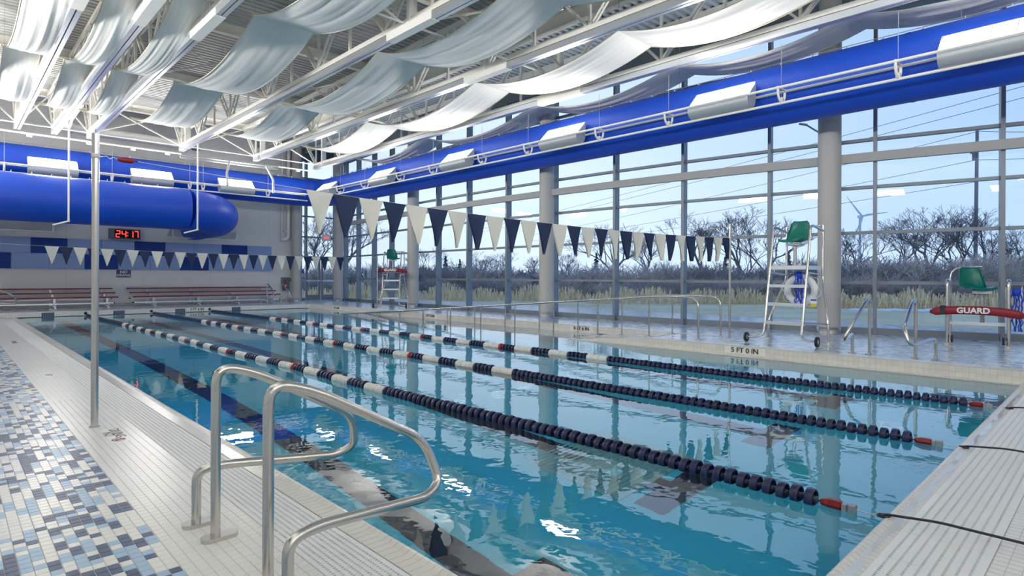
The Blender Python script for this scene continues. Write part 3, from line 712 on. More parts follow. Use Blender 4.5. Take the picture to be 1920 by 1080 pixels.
# --- light rails and uplight fixtures
def light_row(L_, fixtures, label, fxlab, loc, rz, zc=5.9, glabel='uplights', lens='lens'):
    """local x along the row, local -y towards the pool"""
    t = thing('light_rail', label, 'light rail', loc, rz)
    for yy, zz in ((-.17, .0), (.17, .0), (0, -.26)): MB().tube([(0, yy, zz), (L_, yy, zz)], .027, 8).build('rail_tube', 'white_paint', t)
    hoop = MB().tube(bez([(0, -.17, .03), (0, -.15, -.16), (0, 0, -.27), (0, .15, -.16), (0, .17, .03)], .08), .024, 8).tube([(0, -.17, .02), (0, .17, .02)], .018, 6)
    hoop.lathe([(0, -.03), (.05, -.03), (.05, .03), (0, .03)], 10, axis='x', o=(0, 0, -.2)); hm = hoop.mesh('hoop_bracket', 'white_paint')
    cab = MB().tube([(0, 0, -.15), (0, 0, zc - loc[2])], .005, 4).mesh('hanger_cable', 'galv')
    for i, x in enumerate(fixtures):
        for dx in (-1.24, 1.24):
            if 0 < x + dx < L_: put(hm, 'hoop_bracket', t, (x + dx, 0, 0)); put(cab, 'hanger_cable', t, (x + dx, 0, 0))
    M_ = Matrix.Translation(loc) @ Matrix.Rotation(rz, 4, 'Z')
    for i, x in enumerate(fixtures):
        p = M_ @ Vector((x, 0, 0))
        f = thing('uplight_fixture', fxlab(i), 'light fixture', p, rz, group=glabel)
        W_ = .66
        # D-shaped trough: curved belly, sloping lens facing the room and upwards
        a0 = (-.19, -.02); a1 = (.17, .33)
        belly = [a0] + [(-.02 + .2 * math.cos(g), .0 + .24 * math.sin(g)) for g in [R(d) for d in (205, 225, 245, 265, 285, 305, 325, 345, 360)]] + [(.185, .2), a1]
        h = MB(); n = len(belly)
        h.add([(-W_, u, v) for u, v in belly] + [(W_, u, v) for u, v in belly], [(i_, i_ + 1, n + i_ + 1, n + i_) for i_ in range(n - 1)], 0, True)
        h.add([(-W_, u, v) for u, v in belly], [tuple(range(n))]); h.add([(W_, u, v) for u, v in belly], [tuple(reversed(range(n)))])
        h.build('housing', 'housing', f)
        dv = Vector((0, a1[0] - a0[0], a1[1] - a0[1])); nr = Vector((0, -dv.z, dv.y)).normalized()
        for j in range(4):
            xa_ = -W_ + .02 + j * (2 * W_ - .04) / 4 + .008; xb_ = -W_ + .02 + (j + 1) * (2 * W_ - .04) / 4 - .008
            o0 = Vector((0, a0[0], a0[1])) + dv * .04; o1 = Vector((0, a0[0], a0[1])) + dv * .96
            q = MB().add([Vector((xa_, 0, 0)) + o0, Vector((xb_, 0, 0)) + o0, Vector((xb_, 0, 0)) + o1, Vector((xa_, 0, 0)) + o1], [(0, 1, 2, 3)]); q.build('lens', lens, f, nr * -.004)
        fr = MB(); fr.obox((-W_, a0[0], a0[1]), (W_, a0[0], a0[1]), .025, .03).obox((-W_, a1[0], a1[1]), (W_, a1[0], a1[1]), .02, .02)
        for j in range(5):
            x_ = -W_ + .02 + j * (2 * W_ - .04) / 4; fr.obox((x_, a0[0], a0[1]), (x_, a1[0], a1[1]), .016, .012)
        fr.build('lens_frame', 'housing', f)
ordn = ['nearest, at the right edge of the view', 'second from the right', 'third from the right', 'fourth from the right', 'fifth from the right', 'last one by the far corner']
# along the windows: local x points to -y (towards the camera), so local -y is -x
fy = [1.49 + 4.43 * k for k in range(6)][::-1]
light_row(30.0, [24.5 - y for y in fy] + [24.5 + 2.94, ], 'white three tube light rail below the window side truss', lambda i: 'lit white uplight trough on the window rail, ' + (ordn[5 - i] if i < 6 else 'out of view behind the camera'), (11.73, 24.5, 5.02), -PI / 2, glabel='uplights on the window rail', lens='lens_dimmed')
NTH = ['first', 'second', 'third', 'fourth', 'fifth', 'sixth', 'seventh']
eord = ['leftmost in view', 'middle', 'rightmost']
light_row(17.4, [x - (-6) for x in (-3.2, -.25, 2.62, 5.5, 8.45)], 'white three tube light rail in front of the end wall duct', lambda i: 'lit white uplight trough on the end wall rail, ' + (eord[i - 2] if i > 1 else ('out of view far left' if i == 0 else 'out of view near left')), (-6, 24.72, 4.90), 0, glabel='uplights on the end wall rail')
light_row(30.0, [1.6 + 4.4 * k for k in range(7)], 'added white light rail over the left deck, out of view', lambda i: 'added unseen uplight trough on the left rail, %s from the camera end' % NTH[i], (-1.5, -5.6, 5.02), PI / 2, glabel='added unseen uplights on the left rail', lens='lens_boosted')  # unseen row, added to brighten the left sails and deck
light_row(14.0, [1.5 + 2.9 * k for k in range(5)], 'added unseen white light rail behind the camera', lambda i: 'added unseen uplight trough behind the camera, %s from the window side' % NTH[i], (10.0, -4.8, 5.02), PI, glabel='added unseen uplights behind the camera', lens='lens')  # unseen row, added to light the near deck

# ------------------------------------------------------------------ end wall fittings
YW = YF - .042
row1 = [-3.22, -2.1, -.99, .12, 1.23, 2.34, 3.44, 4.54, 5.67, 6.79, 7.91, 9.05, 10.17, 11.29]; c1 = 'lldlldlldlldl'
row1c = {1.23: 0, 2.34: 1, 3.44: 0, 4.54: 0, 5.67: 1, 6.79: 0, 7.91: 0, 9.05: 1, 10.17: 0}
row2 = [-3.2, -1.5, -.4, .7, 1.78, 2.89, 3.99, 5.10, 6.24, 7.36, 8.5, 9.84, 11.29]; row2c = {.7: 1, 1.78: 0, 2.89: 0, 3.99: 1, 5.10: 0, 6.24: 0, 7.36: 1, 8.5: 0, 9.84: 0}
acc = thing('acoustic_panel_band', 'two rows of light and dark blue acoustic felt panels on the end wall', 'wall panels', (0, YW, 0))
for rw, cc, z0, z1 in ((row1, row1c, 2.20, 2.78), (row2, row2c, 1.61, 2.19)):
    for a, b_ in zip(rw[:-1], rw[1:]):
        dk = cc.get(a, random.random() < .33); MB().box(a + .006, b_ - .006, -.03, .04, z0, z1).build('felt_panel', 'panel_dark' if dk else 'panel_light', acc)
# clock with seven-segment figures
t = thing('pace_clock', 'black digital pace clock showing 24:17 in red figures', 'clock', (5.32, YF - .07, 3.05))
MB().box(-.55, .55, -.06, .065, -.21, .21).build('case', 'clock_case', t); MB().box(-.36, .52, -.064, -.05, -.17, .17).build('screen', 'screen', t)
SEG = {'a': (-1, 1, 1, 1), 'b': (1, 1, 1, 0), 'c': (1, 0, 1, -1), 'd': (-1, -1, 1, -1), 'e': (-1, 0, -1, -1), 'f': (-1, 1, -1, 0), 'g': (-1, 0, 1, 0)}
DIG = {'2': 'abged', '4': 'fgbc', '1': 'bc', '7': 'abc'}
for ch, cx in (('2', -.24), ('4', -.035), ('1', .21), ('7', .395)):
    b = MB()
    for s_ in DIG[ch]:
        x0, z0, x1, z1 = SEG[s_]; b.obox((cx + x0 * .065 + .008 * z0, -.066, z0 * .125), (cx + x1 * .065 + .008 * z1, -.066, z1 * .125), .004, .03, up=(0, 0, 1) if x0 != x1 else (1, 0, 0)) if x0 != x1 else b.box(cx + x0 * .065 - .015, cx + x0 * .065 + .015, -.068, -.064, min(z0, z1) * .125, max(z0, z1) * .125)
    b.build('digit', 'led', t)
MB().box(.075, .105, -.068, -.064, .045, .075).box(.075, .105, -.068, -.064, -.075, -.045).build('colon', 'led', t)
t = thing('wall_sign', 'navy NO DIVING sign with white letters below the felt panels', 'sign', (5.3, YF - .02, 1.44))
MB().box(-.25, .25, -.012, .015, -.15, .15).build('sign_board', 'sign_blue', t)
text('NO', .165, 'lettering', 'letter_white', t, (0, -.014, .062), (1, 0, 0), (0, 0, 1), .001, .008); text('DIVING', .14, 'lettering', 'letter_white', t, (0, -.014, -.068), (1, 0, 0), (0, 0, 1), .001, .008)
# extinguisher cabinet, alarm
t = thing('extinguisher_cabinet', 'grey recessed cabinet holding a red fire extinguisher', 'cabinet', (11.96, YF - .04, .66))
b = MB(); b.box(-.19, .19, 0, .03, 0, .66); b.box(-.19, -.14, -.06, 0, 0, .66); b.box(.14, .19, -.06, 0, 0, .66); b.box(-.14, .14, -.06, 0, .6, .66); b.box(-.14, .14, -.06, 0, 0, .06); b.build('cabinet_frame', 'frame', t)
ext = thing('fire_extinguisher', 'red fire extinguisher inside the grey wall cabinet', 'extinguisher', (11.96, YF - .075, .73))
MB().lathe([(0, 0), (.05, 0), (.05, .3), (.02, .36), (.02, .4), (0, .4)], 14).build('cylinder', 'ext_red', ext); MB().box(-.05, .03, -.015, .015, .4, .44).build('valve_handle', 'ink', ext)
MB().box(-.03, .03, -.052, -.048, .14, .24).build('paper_label', 'letter_white', ext); MB().box(.03, .06, -.05, -.045, .34, .44).build('inspection_tag', 'tag_green', ext)
t = thing('fire_alarm_pull', 'small red fire alarm box on the wall by the cabinet', 'alarm', (12.2, YF - .03, 1.2)); MB().box(-.06, .06, -.02, .03, -.07, .07).build('alarm_body', 'red_tube', t); MB().box(-.035, .035, -.028, -.02, -.02, .02).build('pull_handle', 'letter_white', t)
t = thing('blue_notice', 'small blue notice plate on the corner column', 'sign', (12.62, 27.83, 1.62)); MB().box(-.012, .012, -.06, .06, -.12, .12).build('notice_plate', 'rope_blue', t)
t = thing('exit_sign', 'hanging EXIT sign with red letters above the double doors', 'sign', (13.9, YF - .4, 3.3))
MB().box(-.22, .22, -.03, .03, -.14, .14).build('sign_box', 'exit_face', t); text('EXIT', .15, 'lettering', 'exit_red', t, (0, -.032, 0), (1, 0, 0), (0, 0, 1), .001, .006)
MB().tube([(0, 0, .13), (0, 0, .5), (0, .38, .5)], .012, 6).build('hanger_arm', 'frame', t)
# wall pipes and return air boxes
t = thing('wall_pipe', 'thick white vertical pipe ending in a bend on the end wall by the corner', 'pipe', (12.07, YF - .16, 0))
MB().tube(bez([(0, 0, 7.6), (0, 0, 3.2), (-.3, 0, 3.12)], .16), .085, 12).build('pipe_run', 'white_paint', t); MB().box(-.2, .2, -.02, .16, 3.5, 3.56).build('pipe_clamp', 'white_paint', t)
t = thing('wall_pipe', 'thin grey vertical pipe beside the thick white one on the end wall', 'pipe', (11.78, YF - .1, 0)); MB().tube([(0, 0, 7.6), (0, 0, 3.15)], .045, 10).build('pipe_run', 'wall', t); MB().lathe([(0, -.06), (.075, -.06), (.075, .06), (0, .06)], 12, axis='y').build('pipe_end_cap', 'white_paint', t, (0, 0, 3.12))
for x0, x1, lab in ((6.85, 9.6, 'right one below the duct bend'), (-1.2, 3.05, 'left one at the edge of the view')):
    t = thing('return_air_box', 'grey sloping air hood on the end wall, ' + lab, 'hood', ((x0 + x1) / 2, YF, 3.0)); w_ = (x1 - x0) / 2
    MB().prism([(0, .05), (-.02, .05), (-.55, .32), (-.55, .75), (0, .75)], 'x', -w_, w_).build('hood_body', 'wall', t)
    MB().tube(bez([(-w_ + .1, -.6, .5), (-w_ + .1, -.6, -.02), (w_ - .1, -.6, -.02), (w_ - .1, -.6, .5)], .05), .028, 8).build('pipe_frame', 'white_paint', t)

# bleachers
def bleacher(x0, x1, legs, lab):
    t = thing('bleacher', lab, 'bleacher', ((x0 + x1) / 2, 27.0, DK), group='bleachers along the end wall'); cx = (x0 + x1) / 2
    for i, (y, z) in enumerate(((0, .40), (.56, .55), (1.12, .71))):
        q = MB().box(x0 - cx + .04, x1 - cx - .04, y - .125, y + .125, z - .045, z).build('seat_plank', 'red_seat', t)
        MB().box(x0 - cx, x0 - cx + .04, y - .128, y + .128, z - .048, z + .002).box(x1 - cx - .04, x1 - cx, y - .128, y + .128, z - .048, z + .002).build('end_cap', 'ink', q)
    for i, (y, z) in enumerate(((-.30, .19), (.29, .34))):
        q = MB().box(x0 - cx - .05, x1 - cx - .2, y - .12, y + .12, z - .045, z).build('foot_plank', 'alu', t)
        MB().box(x0 - cx - .09, x0 - cx - .05, y - .123, y + .123, z - .048, z + .002).box(x1 - cx - .2, x1 - cx - .16, y - .123, y + .123, z - .048, z + .002).build('end_cap', 'ink', q)
    for xl in legs:
        b = MB(); x = xl - cx
        b.box(x - .035, x + .035, -.05, .02, 0, .355); b.box(x - .03, x + .03, .53, .59, 0.05, .505); b.box(x - .03, x + .03, 1.09, 1.15, .05, .665)
        b.box(x - .03, x + .03, -.3, 1.2, 0, .05); b.box(x - .025, x + .025, -.36, .1, .1, .145); b.box(x - .025, x + .025, .2, .6, .25, .295); b.obox((x, .0, .06), (x, 1.1, .5), .04, .04); b.build('leg_frame', 'alu', t)
bleacher(5.37, 11.15, (6.06, 7.7, 9.24, 10.75), 'right bleacher of red bench planks and silver frames')
bleacher(-1.0, 4.85, (-.4, 1.2, 2.9, 4.5), 'left bleacher of red bench planks and silver frames')

# ------------------------------------------------------------------ stainless rails
def pool_rail(name, lab, loc, rz, side, grp, r=.024):
    """figure-four rail: post at the origin, loop out over the water (+x), back to a second foot beside the post"""
    t = thing(name, lab, 'handrail', loc, rz, grp); s_ = side
    path = bez([(0, 0, 0), (0, 0, .60)], .1) [:-1] + bez([(0, 0, .60), (0, 0, .895), (.21, 0, .83), (.79, .03 * s_, .51), (.84, .10 * s_, .30), (.74, .14 * s_, .255), (.12, .22 * s_, .31), (-.02, .25 * s_, .30), (-.02, .25 * s_, .0)], .17, 8)
    MB().tube(path, r, 14).build('rail_tube', 'steel', t)
    b = MB(); pl = [(math.cos(a) * .045 + (.045 if math.cos(a) > 0 else -.045), math.sin(a) * .045) for a in [2 * PI * k / 20 for k in range(20)]]
    b.prism(pl, 'z', 0, .022); me = b.mesh('escutcheon', 'steel'); put(me, 'escutcheon', t, (.02, 0, 0)); put(me, 'escutcheon', t, (0, .25 * s_, 0))
G = 'stainless grab rails at the pool edge'
pool_rail('grab_rail', 'large stainless grab rail on the left deck, the farther of the pair', (1.01, 3.24, 0), 0, 1, G)
pool_rail('grab_rail', 'large stainless grab rail on the left deck, nearest the camera', (1.01, 2.56, 0), 0, -1, G)
pool_rail('grab_rail', 'stainless grab rail beside the tall guard chair wheel', (10.52, 2.82, DK), PI, -1, G)
pool_rail('grab_rail', 'stainless grab rail nearest the low guard chair', (10.52, 2.21, DK), PI, 1, G)
pool_rail('grab_rail', 'small stainless grab rail in front of the right bleacher, left of the pair', (9.78, 24.98, DK), -PI / 2, -1, G)
pool_rail('grab_rail', 'small stainless grab rail in front of the extinguisher cabinet', (10.36, 24.98, DK), -PI / 2, 1, G)
pool_rail('grab_rail', 'stainless rail loop at the left edge before the left bleacher', (.9, 25.35, DK), 0, 1, G)
for s_, x, lab in ((-1, 10.46, 'pool side'), (1, 11.36, 'window side')):
    t = thing('ramp_handrail', 'long stainless handrail sloping along the entry ramp, ' + lab, 'handrail', (x, 5.72, DK), group='ramp handrails')
    zr = lambda y: .82 if y < .95 else .82 - (y - .95) * .0755
    MB().tube(bez([(0, 0, 0), (0, 0, .82), (0, .95, .82), (0, 14.2, zr(14.2))], .22, 8), .021, 10).build('top_rail', 'steel', t)
    for y in [1.1 + 1.32 * k for k in range(10)]:
        zb = -max(0, y - .88) * sl + .0
        MB().tube([(0, y, zb), (0, y, zr(y))], .017, 8).build('post', 'steel', t)
        if y < 3: MB().lathe([(.05, zb), (.05, zb + .015), (.02, zb + .02)], 12).build('escutcheon', 'steel', t, (0, y, 0))
    MB().lathe([(.05, 0), (.05, .015), (.02, .02)], 12).build('escutcheon', 'steel', t)

# ------------------------------------------------------------------ pennants
def pole(loc, h, lab, r=.024):
    t = thing('flag_pole', lab, 'pole', loc, group='stainless pennant poles')
    MB().tube([(0, 0, 0), (0, 0, h)], r, 14).build('pole_tube', 'steel', t); MB().lathe([(.045, 0), (.04, .008), (r, .012)], 14).build('floor_socket', 'galv', t); return t
p1 = pole((.978, 6.40, 0), 2.62, 'tall stainless pennant pole standing on the left deck', .029)
MB().tube([(0, -.008, 2.6), (0, -.008, 2.66), (0, .008, 2.66), (0, .008, 2.6)], .003, 6).build('eye_loop', 'galv', p1); MB().lathe([(.032, 2.40), (.034, 2.40), (.034, 2.44), (.032, 2.44)], 14).build('clamp_band', 'flag_white', p1)
p2 = pole((11.4, 5.55, DK), 2.28, 'tall stainless pennant pole beside the ramp handrails')
pole((11.89, 19.77, DK), 2.0, 'distant stainless pennant pole by the far guard chair')
def string(A, B, za, zb, sag, starts, n, lab, d0='flag_white'):
    A = Vector((*A, 0)); B = Vector((*B, 0)); d = (B - A); L_ = d.length; d.normalize(); nrm = Vector((-d.y, d.x, 0))
    zf_ = lambda s_: za + (zb - za) * s_ / L_ - sag * 4 * (s_ / L_) * (1 - s_ / L_)
    t = thing('pennant_string', lab, 'pennants', A)
    MB().tube([d * (L_ * i / 40) + Vector((0, 0, zf_(L_ * i / 40))) for i in range(41)], .0035, 5).build('cord', 'flag_white', t)
    for k in range(n):
        s0 = starts + k * .307; m_ = 'flag_white' if k % 2 == 0 else 'flag_navy'; b = MB(); rows = 7; wv = random.uniform(-.05, .05); tw = random.uniform(-.35, .35); cu = random.uniform(.0, .03)
        vs = []; fs = []
        for lay in (0, 1):
            base = len(vs); tw2 = tw + (random.uniform(-.12, .12) if lay else 0)
            for i in range(rows + 1):
                u = i / rows; hw = .148 * (1 - u) + .004; c_ = .152
                for j in range(5):
                    v = -1 + j / 2; s_ = s0 + c_ + v * hw * math.cos(tw2 * u) ; z = zf_(s_) - u * .47
                    off = nrm * ((wv * u * u) + v * hw * math.sin(tw2 * u * 1.5) + cu * math.sin(v * 2.5 + 3 * u) * u + (.004 + .012 * u) * (1 if lay else -1))
                    vs.append(d * s_ + Vector((0, 0, z)) + off)
            fs += [(base + i * 5 + j, base + i * 5 + j + 1, base + (i + 1) * 5 + j + 1, base + (i + 1) * 5 + j) for i in range(rows) for j in range(4)]
        b.add(vs, fs, 0, True); b.build('pennant', m_, t)
    return t
string((1.30, 6.37), (11.4, 5.55), 2.41, 2.16, .13, 1.57, 28, 'near string of white and navy pennants across the pool')
string((-5.2, 19.77), (11.89, 19.77), 2.45, 2.08, .17, 7.12, 28, 'distant string of small white and navy pennants across the pool')
t = thing('cord_tensioner', 'red tensioner with steel hooks between the left pole and pennant cord', 'tensioner', (1.01, 6.397, 2.42))
MB().lathe([(.0, 0), (.012, .0), (.022, .02), (.026, .05), (.026, .11), (.016, .13), (.008, .135), (.006, .165), (0, .165)], 12, axis='x', o=(.13, 0, -.005)).build('tensioner_body', 'red_plastic', t)
MB().tube([(-.01, 0, 0), (.02, 0, .002), (.05, 0, .012), (.075, 0, -.012), (.10, 0, .008), (.135, 0, -.004)], .004, 6).build('hook', 'chrome', t)

# ------------------------------------------------------------------ lane ropes
def float_mb():
    b = MB(); L_ = .052
    b.lathe([(.058, -.025), (.064, -.021), (.064, .021), (.058, .025), (.053, .023), (.053, -.023)], 14, axis='y', closed=True)
    b.lathe([(.006, -.038), (.022, -.038), (.022, .038), (.006, .038)], 8, axis='y', closed=True)
    for k in range(6):
        a = PI * k / 3; u = Vector((math.cos(a), 0, math.sin(a))); b.obox(u * .02 + Vector((0, 0, 0)), u * .054, .044, .004, up=(0, 1, 0)) if k % 3 else b.obox(u * .02, u * .054, .004, .044, up=(0, 1, 0))
    return b
fme = {m_: float_mb().mesh('float_disc', m_) for m_ in ('navy_float', 'white_float', 'red_float')}
solid = MB().lathe([(.02, -.042), (.052, -.04), (.058, -.025), (.058, .025), (.052, .04), (.02, .042)], 14, axis='y')
sme = {m_: solid.mesh('float_disc', m_) for m_ in ('navy_float', 'white_float', 'red_float')}
ropes = [((3.83, 1.30), (3.50, 24.35), 'nearest lane rope of navy and white floats'), ((5.87, 1.25), (5.46, 24.35), 'middle lane rope of navy and white floats'), ((7.99, 1.20), (7.43, 24.35), 'farthest lane rope of navy and white floats')]
for k, (a, b_, lab) in enumerate(ropes):
    A = Vector((*a, WL + .018)); B = Vector((*b_, WL + .018)); d = B - A; L_ = d.length; ang = math.atan2(d.y, d.x) - PI / 2; d.normalize()
    t = thing('lane_rope', lab, 'lane rope', A, ang, 'lane ropes')
    MB().tube([(0, -.03, 0), (0, L_ + .3, .03)], .005, 5).build('cable', 'cable', t)
    n = int(L_ / .0845)
    for i in range(n):
        s_ = .04 + i * .0845
        if s_ < 4.75 or s_ > L_ - 5.0: m_ = 'navy_float'
        else:
            q = int((s_ - 4.75) / .0845); bnd = q // 5
            m_ = 'white_float' if bnd % 2 == 0 else 'navy_float'
            if bnd % 6 == 5 and q % 5 == 4: m_ = 'red_float'
        wob = .02 * math.sin(s_ * 1.1 + k); zz = .004 * math.sin(i * 2.3)
        q = put((fme if s_ < 11 and m_ != 'white_float' else sme)[m_], 'float_disc', t, (wob * min(1, s_ / 2), s_, zz)); q.rotation_euler.y = random.random() * 3
    # tensioner and stay at the near end
    MB().lathe([(.008, .0), (.02, -.01), (.033, -.05), (.033, -.115), (.02, -.125), (0, -.125)], 6, axis='y', o=(0, -.01, .0), sm=False).build('red_tensioner', 'red_plastic', t)
    b = MB(); b.box(-.024, .024, -.16, -.135, -.02, .02).box(-.027, .027, -.205, -.17, -.024, .024).build('buckle', 'galv', t)
    MB().tube([(0, -.2, 0), (0, -.29, -.002)], .004, 6).tube([(.02 * math.cos(g), -.31 + .02 * math.sin(g), 0) for g in [2 * PI * j / 10 for j in range(11)]], .004, 6, caps=False).build('steel_link', 'chrome', t)
    MB().tube(bez([(0, -.33, .004), (.02, -.36, .012), (.0, -.40, .022), (-.0, -.60, .045), (.03, -1.02, .034), (.06, -1.30, .02)], .05), .0075, 8).tube([(.024 * math.cos(g), -.345 + .03 * math.sin(g), .006) for g in [2 * PI * j / 12 for j in range(13)]], .0065, 6, caps=False).build('stay_cord', 'cable', t)
    MB().lathe([(0, -.012), (.04, -.012), (.05, 0), (.04, .02), (0, .02)], 12, axis='y').build('wall_anchor', 'ink', t, (0, L_ + .24, .07))

# ------------------------------------------------------------------ guard chairs and their gear
def seat_shell():
    """moulded bucket seat facing -x"""
    b = MB(); prof = [(-.24, .015), (-.215, .045), (-.15, .035), (-.04, .02), (.08, .025), (.155, .07), (.19, .16), (.215, .28), (.235, .38), (.245, .43)]
    hw = [.20, .225, .235, .235, .225, .22, .215, .20, .175, .13]; vs = []; M_ = 9
    for lay, dz in ((0, 0), (1, -.014)):
        for i, (x, z) in enumerate(prof):
            for j in range(M_):
                v = -1 + 2 * j / (M_ - 1); e_ = abs(v) ** 3; up_ = .055 * e_ if 1 < i < 7 else .03 * e_
                nx = -.06 * e_ if i >= 5 else 0
                vs.append((x + nx + (0.012 if lay and i >= 5 else 0), v * hw[i], z + (up_ if i < 7 else 0) + (dz if i < 6 else 0)))
    n = len(prof) * M_; fs = []
    for i in range(len(prof) - 1):
        for j in range(M_ - 1):
            a = i * M_ + j; fs.append((a, a + 1, a + M_ + 1, a + M_)); fs.append((n + a, n + a + M_, n + a + M_ + 1, n + a + 1))
    rim = [j for j in range(M_)] + [i * M_ + M_ - 1 for i in range(1, len(prof))] + [(len(prof) - 1) * M_ + j for j in range(M_ - 2, -1, -1)] + [i * M_ for i in range(len(prof) - 2, 0, -1)]
    for q in range(len(rim)): a, c_ = rim[q], rim[(q + 1) % len(rim)]; fs.append((a, n + a, n + c_, c_))
    b.add(vs, fs, 0, True); return b
def wheel_mb():
    b = MB(); b.lathe([(.045, -.02), (.085, -.02), (.092, -.01), (.092, .01), (.085, .02), (.045, .02)], 20, mi=0, axis='y'); b.lathe([(0, -.016), (.05, -.016), (.05, .016), (0, .016)], 16, mi=1, axis='y'); return b
wheel = wheel_mb().mesh('wheel', ['rubber', 'alu'])
def tall_chair(lab, loc, rz, seat_rz):
    t = thing('guard_chair', lab, 'guard chair', loc, rz, 'tall guard chairs'); w_ = .335
    for s_ in (1, -1):
        MB().tube(bez([(0, s_ * (w_ + .27), .10), (.01, s_ * (w_ + .1), .10), (.06, s_ * w_, .16), (.17, s_ * w_, .5), (.50, s_ * w_, 2.13), (.60, s_ * w_, 2.17), (1.14, s_ * w_, 2.10)], .14, 7), .022, 12).build('front_upright', 'steel', t)
        MB().tube(bez([(1.14, s_ * w_, 2.21), (1.12, s_ * w_, 1.18), (.80, s_ * (w_ + .20), .42), (.78, s_ * (w_ + .22), .0)], .12, 5), .022, 12).build('rear_leg', 'steel', t)
        MB().lathe([(.032, 0), (.032, .025), (.024, .03)], 12).build('foot_cap', 'fabric_edge', t, (.78, s_ * (w_ + .22), 0))
        MB().tube([(.15, s_ * w_, .40), (.79, s_ * (w_ + .2), .36)], .016, 8).build('side_brace', 'steel', t); MB().tube([(.36, s_ * w_, 1.30), (1.12, s_ * w_, 1.26)], .016, 8).build('side_brace', 'steel', t)
        put(wheel, 'wheel', t, (0, s_ * (w_ + .29), .094))
    for i, z in enumerate((.38, .72, 1.06)): x = .145 + (z - .38) * .203; MB().box(x - .01, x + .12, -w_, w_, z - .035, z + .02).build('step', 'alu', t)
    MB().box(.33, 1.10, -w_ + .02, w_ - .02, 1.36, 1.43).build('platform', 'alu', t)
    MB().tube([(1.14, -w_, 2.2), (1.14, w_, 2.2)], .02, 10).build('back_bar', 'steel', t)
    MB().tube([(.80, .05, 1.43), (.80, .05, 1.84)], .03, 12).build('seat_post', 'steel', t)
    MB().box(.68, .92, -.08, .18, 1.82, 1.86).build('seat_bracket', 'galv', t)
    q = seat_shell().build('seat', 'green_seat', t, (.80, .05, 1.87)); q.rotation_euler.z = seat_rz
    return t
tall_chair('tall steel guard chair with green seat, wheels and ladder steps near the camera', (10.90, 4.35, DK), 0, -R(8))
tall_chair('tall steel guard chair with green seat by the far windows', (*at(731, 22.6).xy, DK), R(46), R(30))
# low chair
def low_chair():
    t = thing('guard_chair', 'low steel guard chair with a green seat at the right edge', 'guard chair', (13.25, 1.86, DK), R(6))
    for s_ in (1, -1):
        MB().tube(bez([(0, s_ * .43, 0), (0, s_ * .43, 1.17), (.62, s_ * .43, 1.17), (.62, s_ * .43, 0)], .10, 6), .028, 12).build('side_hoop', 'steel', t)
        MB().lathe([(.038, 0), (.038, .025), (.03, .03)], 12).build('foot_cap', 'fabric_edge', t, (0, s_ * .43, 0)); MB().lathe([(.038, 0), (.038, .025), (.03, .03)], 12).build('foot_cap', 'fabric_edge', t, (.62, s_ * .43, 0))
        put(wheel, 'wheel', t, (.0, s_ * .36, .11)).scale = (.75, .75, .75)
    MB().tube(bez([(.62, .43, 1.10), (.62, .40, 1.40), (.62, .05, 1.42), (.62, -.05, 1.42)], .22, 8), .022, 10).build('back_bar', 'steel', t)
    MB().tube([(.33, -.06, .40), (.33, -.06, .96)], .035, 10).build('seat_post', 'galv', t); MB().box(.2, .46, -.2, .08, .93, .975).build('seat_bracket', 'galv', t)
    MB().box(.24, .55, -.41, .41, .36, .41).build('foot_board', 'alu', t)
    q = seat_shell().build('seat', 'green_seat', t, (.33, .03, .985)); q.rotation_euler.z = R(34)
low_chair()
def rescue_tube(lab, loc, rz, L_):
    t = thing('rescue_tube', lab, 'rescue tube', loc, rz, 'red rescue tubes'); n = 14; vs = []; m_ = 14
    for i in range(n + 1):
        u = i / n; x = (u - .5) * L_; e_ = min(1, (min(u, 1 - u) / .07)); sc = .35 + .65 * math.sqrt(max(0, 1 - (1 - e_) ** 2)); zc = -.10 * (abs(u - .45) * 1.6) ** 2.4
        for j in range(m_):
            a = 2 * PI * j / m_; c_, s_ = math.cos(a), math.sin(a)
            vs.append((x, .055 * sc * (abs(c_) ** .6) * (1 if c_ > 0 else -1), zc + .075 * sc * (abs(s_) ** .6) * (1 if s_ > 0 else -1)))
    b = MB(); b.add(vs, [(i * m_ + j, (i + 1) * m_ + j, (i + 1) * m_ + (j + 1) % m_, i * m_ + (j + 1) % m_) for i in range(n) for j in range(m_)] + [tuple(range(m_)), tuple(reversed(range(n * m_, (n + 1) * m_)))], 0, True)
    b.build('foam_body', 'red_tube', t)
    x = -.36 * L_; MB().box(x - .03, x + .04, -.062, .062, -.085, .075).build('black_strap', 'rubber', t)
    text('GUARD', .135, 'lettering', 'letter_white', t, (-.03 * L_, -.0585, -.005), (1, 0, 0), (0, 0, 1), .002, .035)
    MB().tube([(L_ * .49, 0, -.09), (L_ * .54, .0, -.10), (L_ * .57, 0, -.12)], .012, 6, r1=.004).build('end_clip', 'red_tube', t)
rescue_tube('red rescue tube lettered GUARD resting on the low chair', (13.14, 1.86, .80), -PI / 2 + R(6), 1.34)
rescue_tube('red rescue tube lettered GUARD on the far tall chair', (*at(734, 22.62).xy, 1.62), -R(44), 1.2)
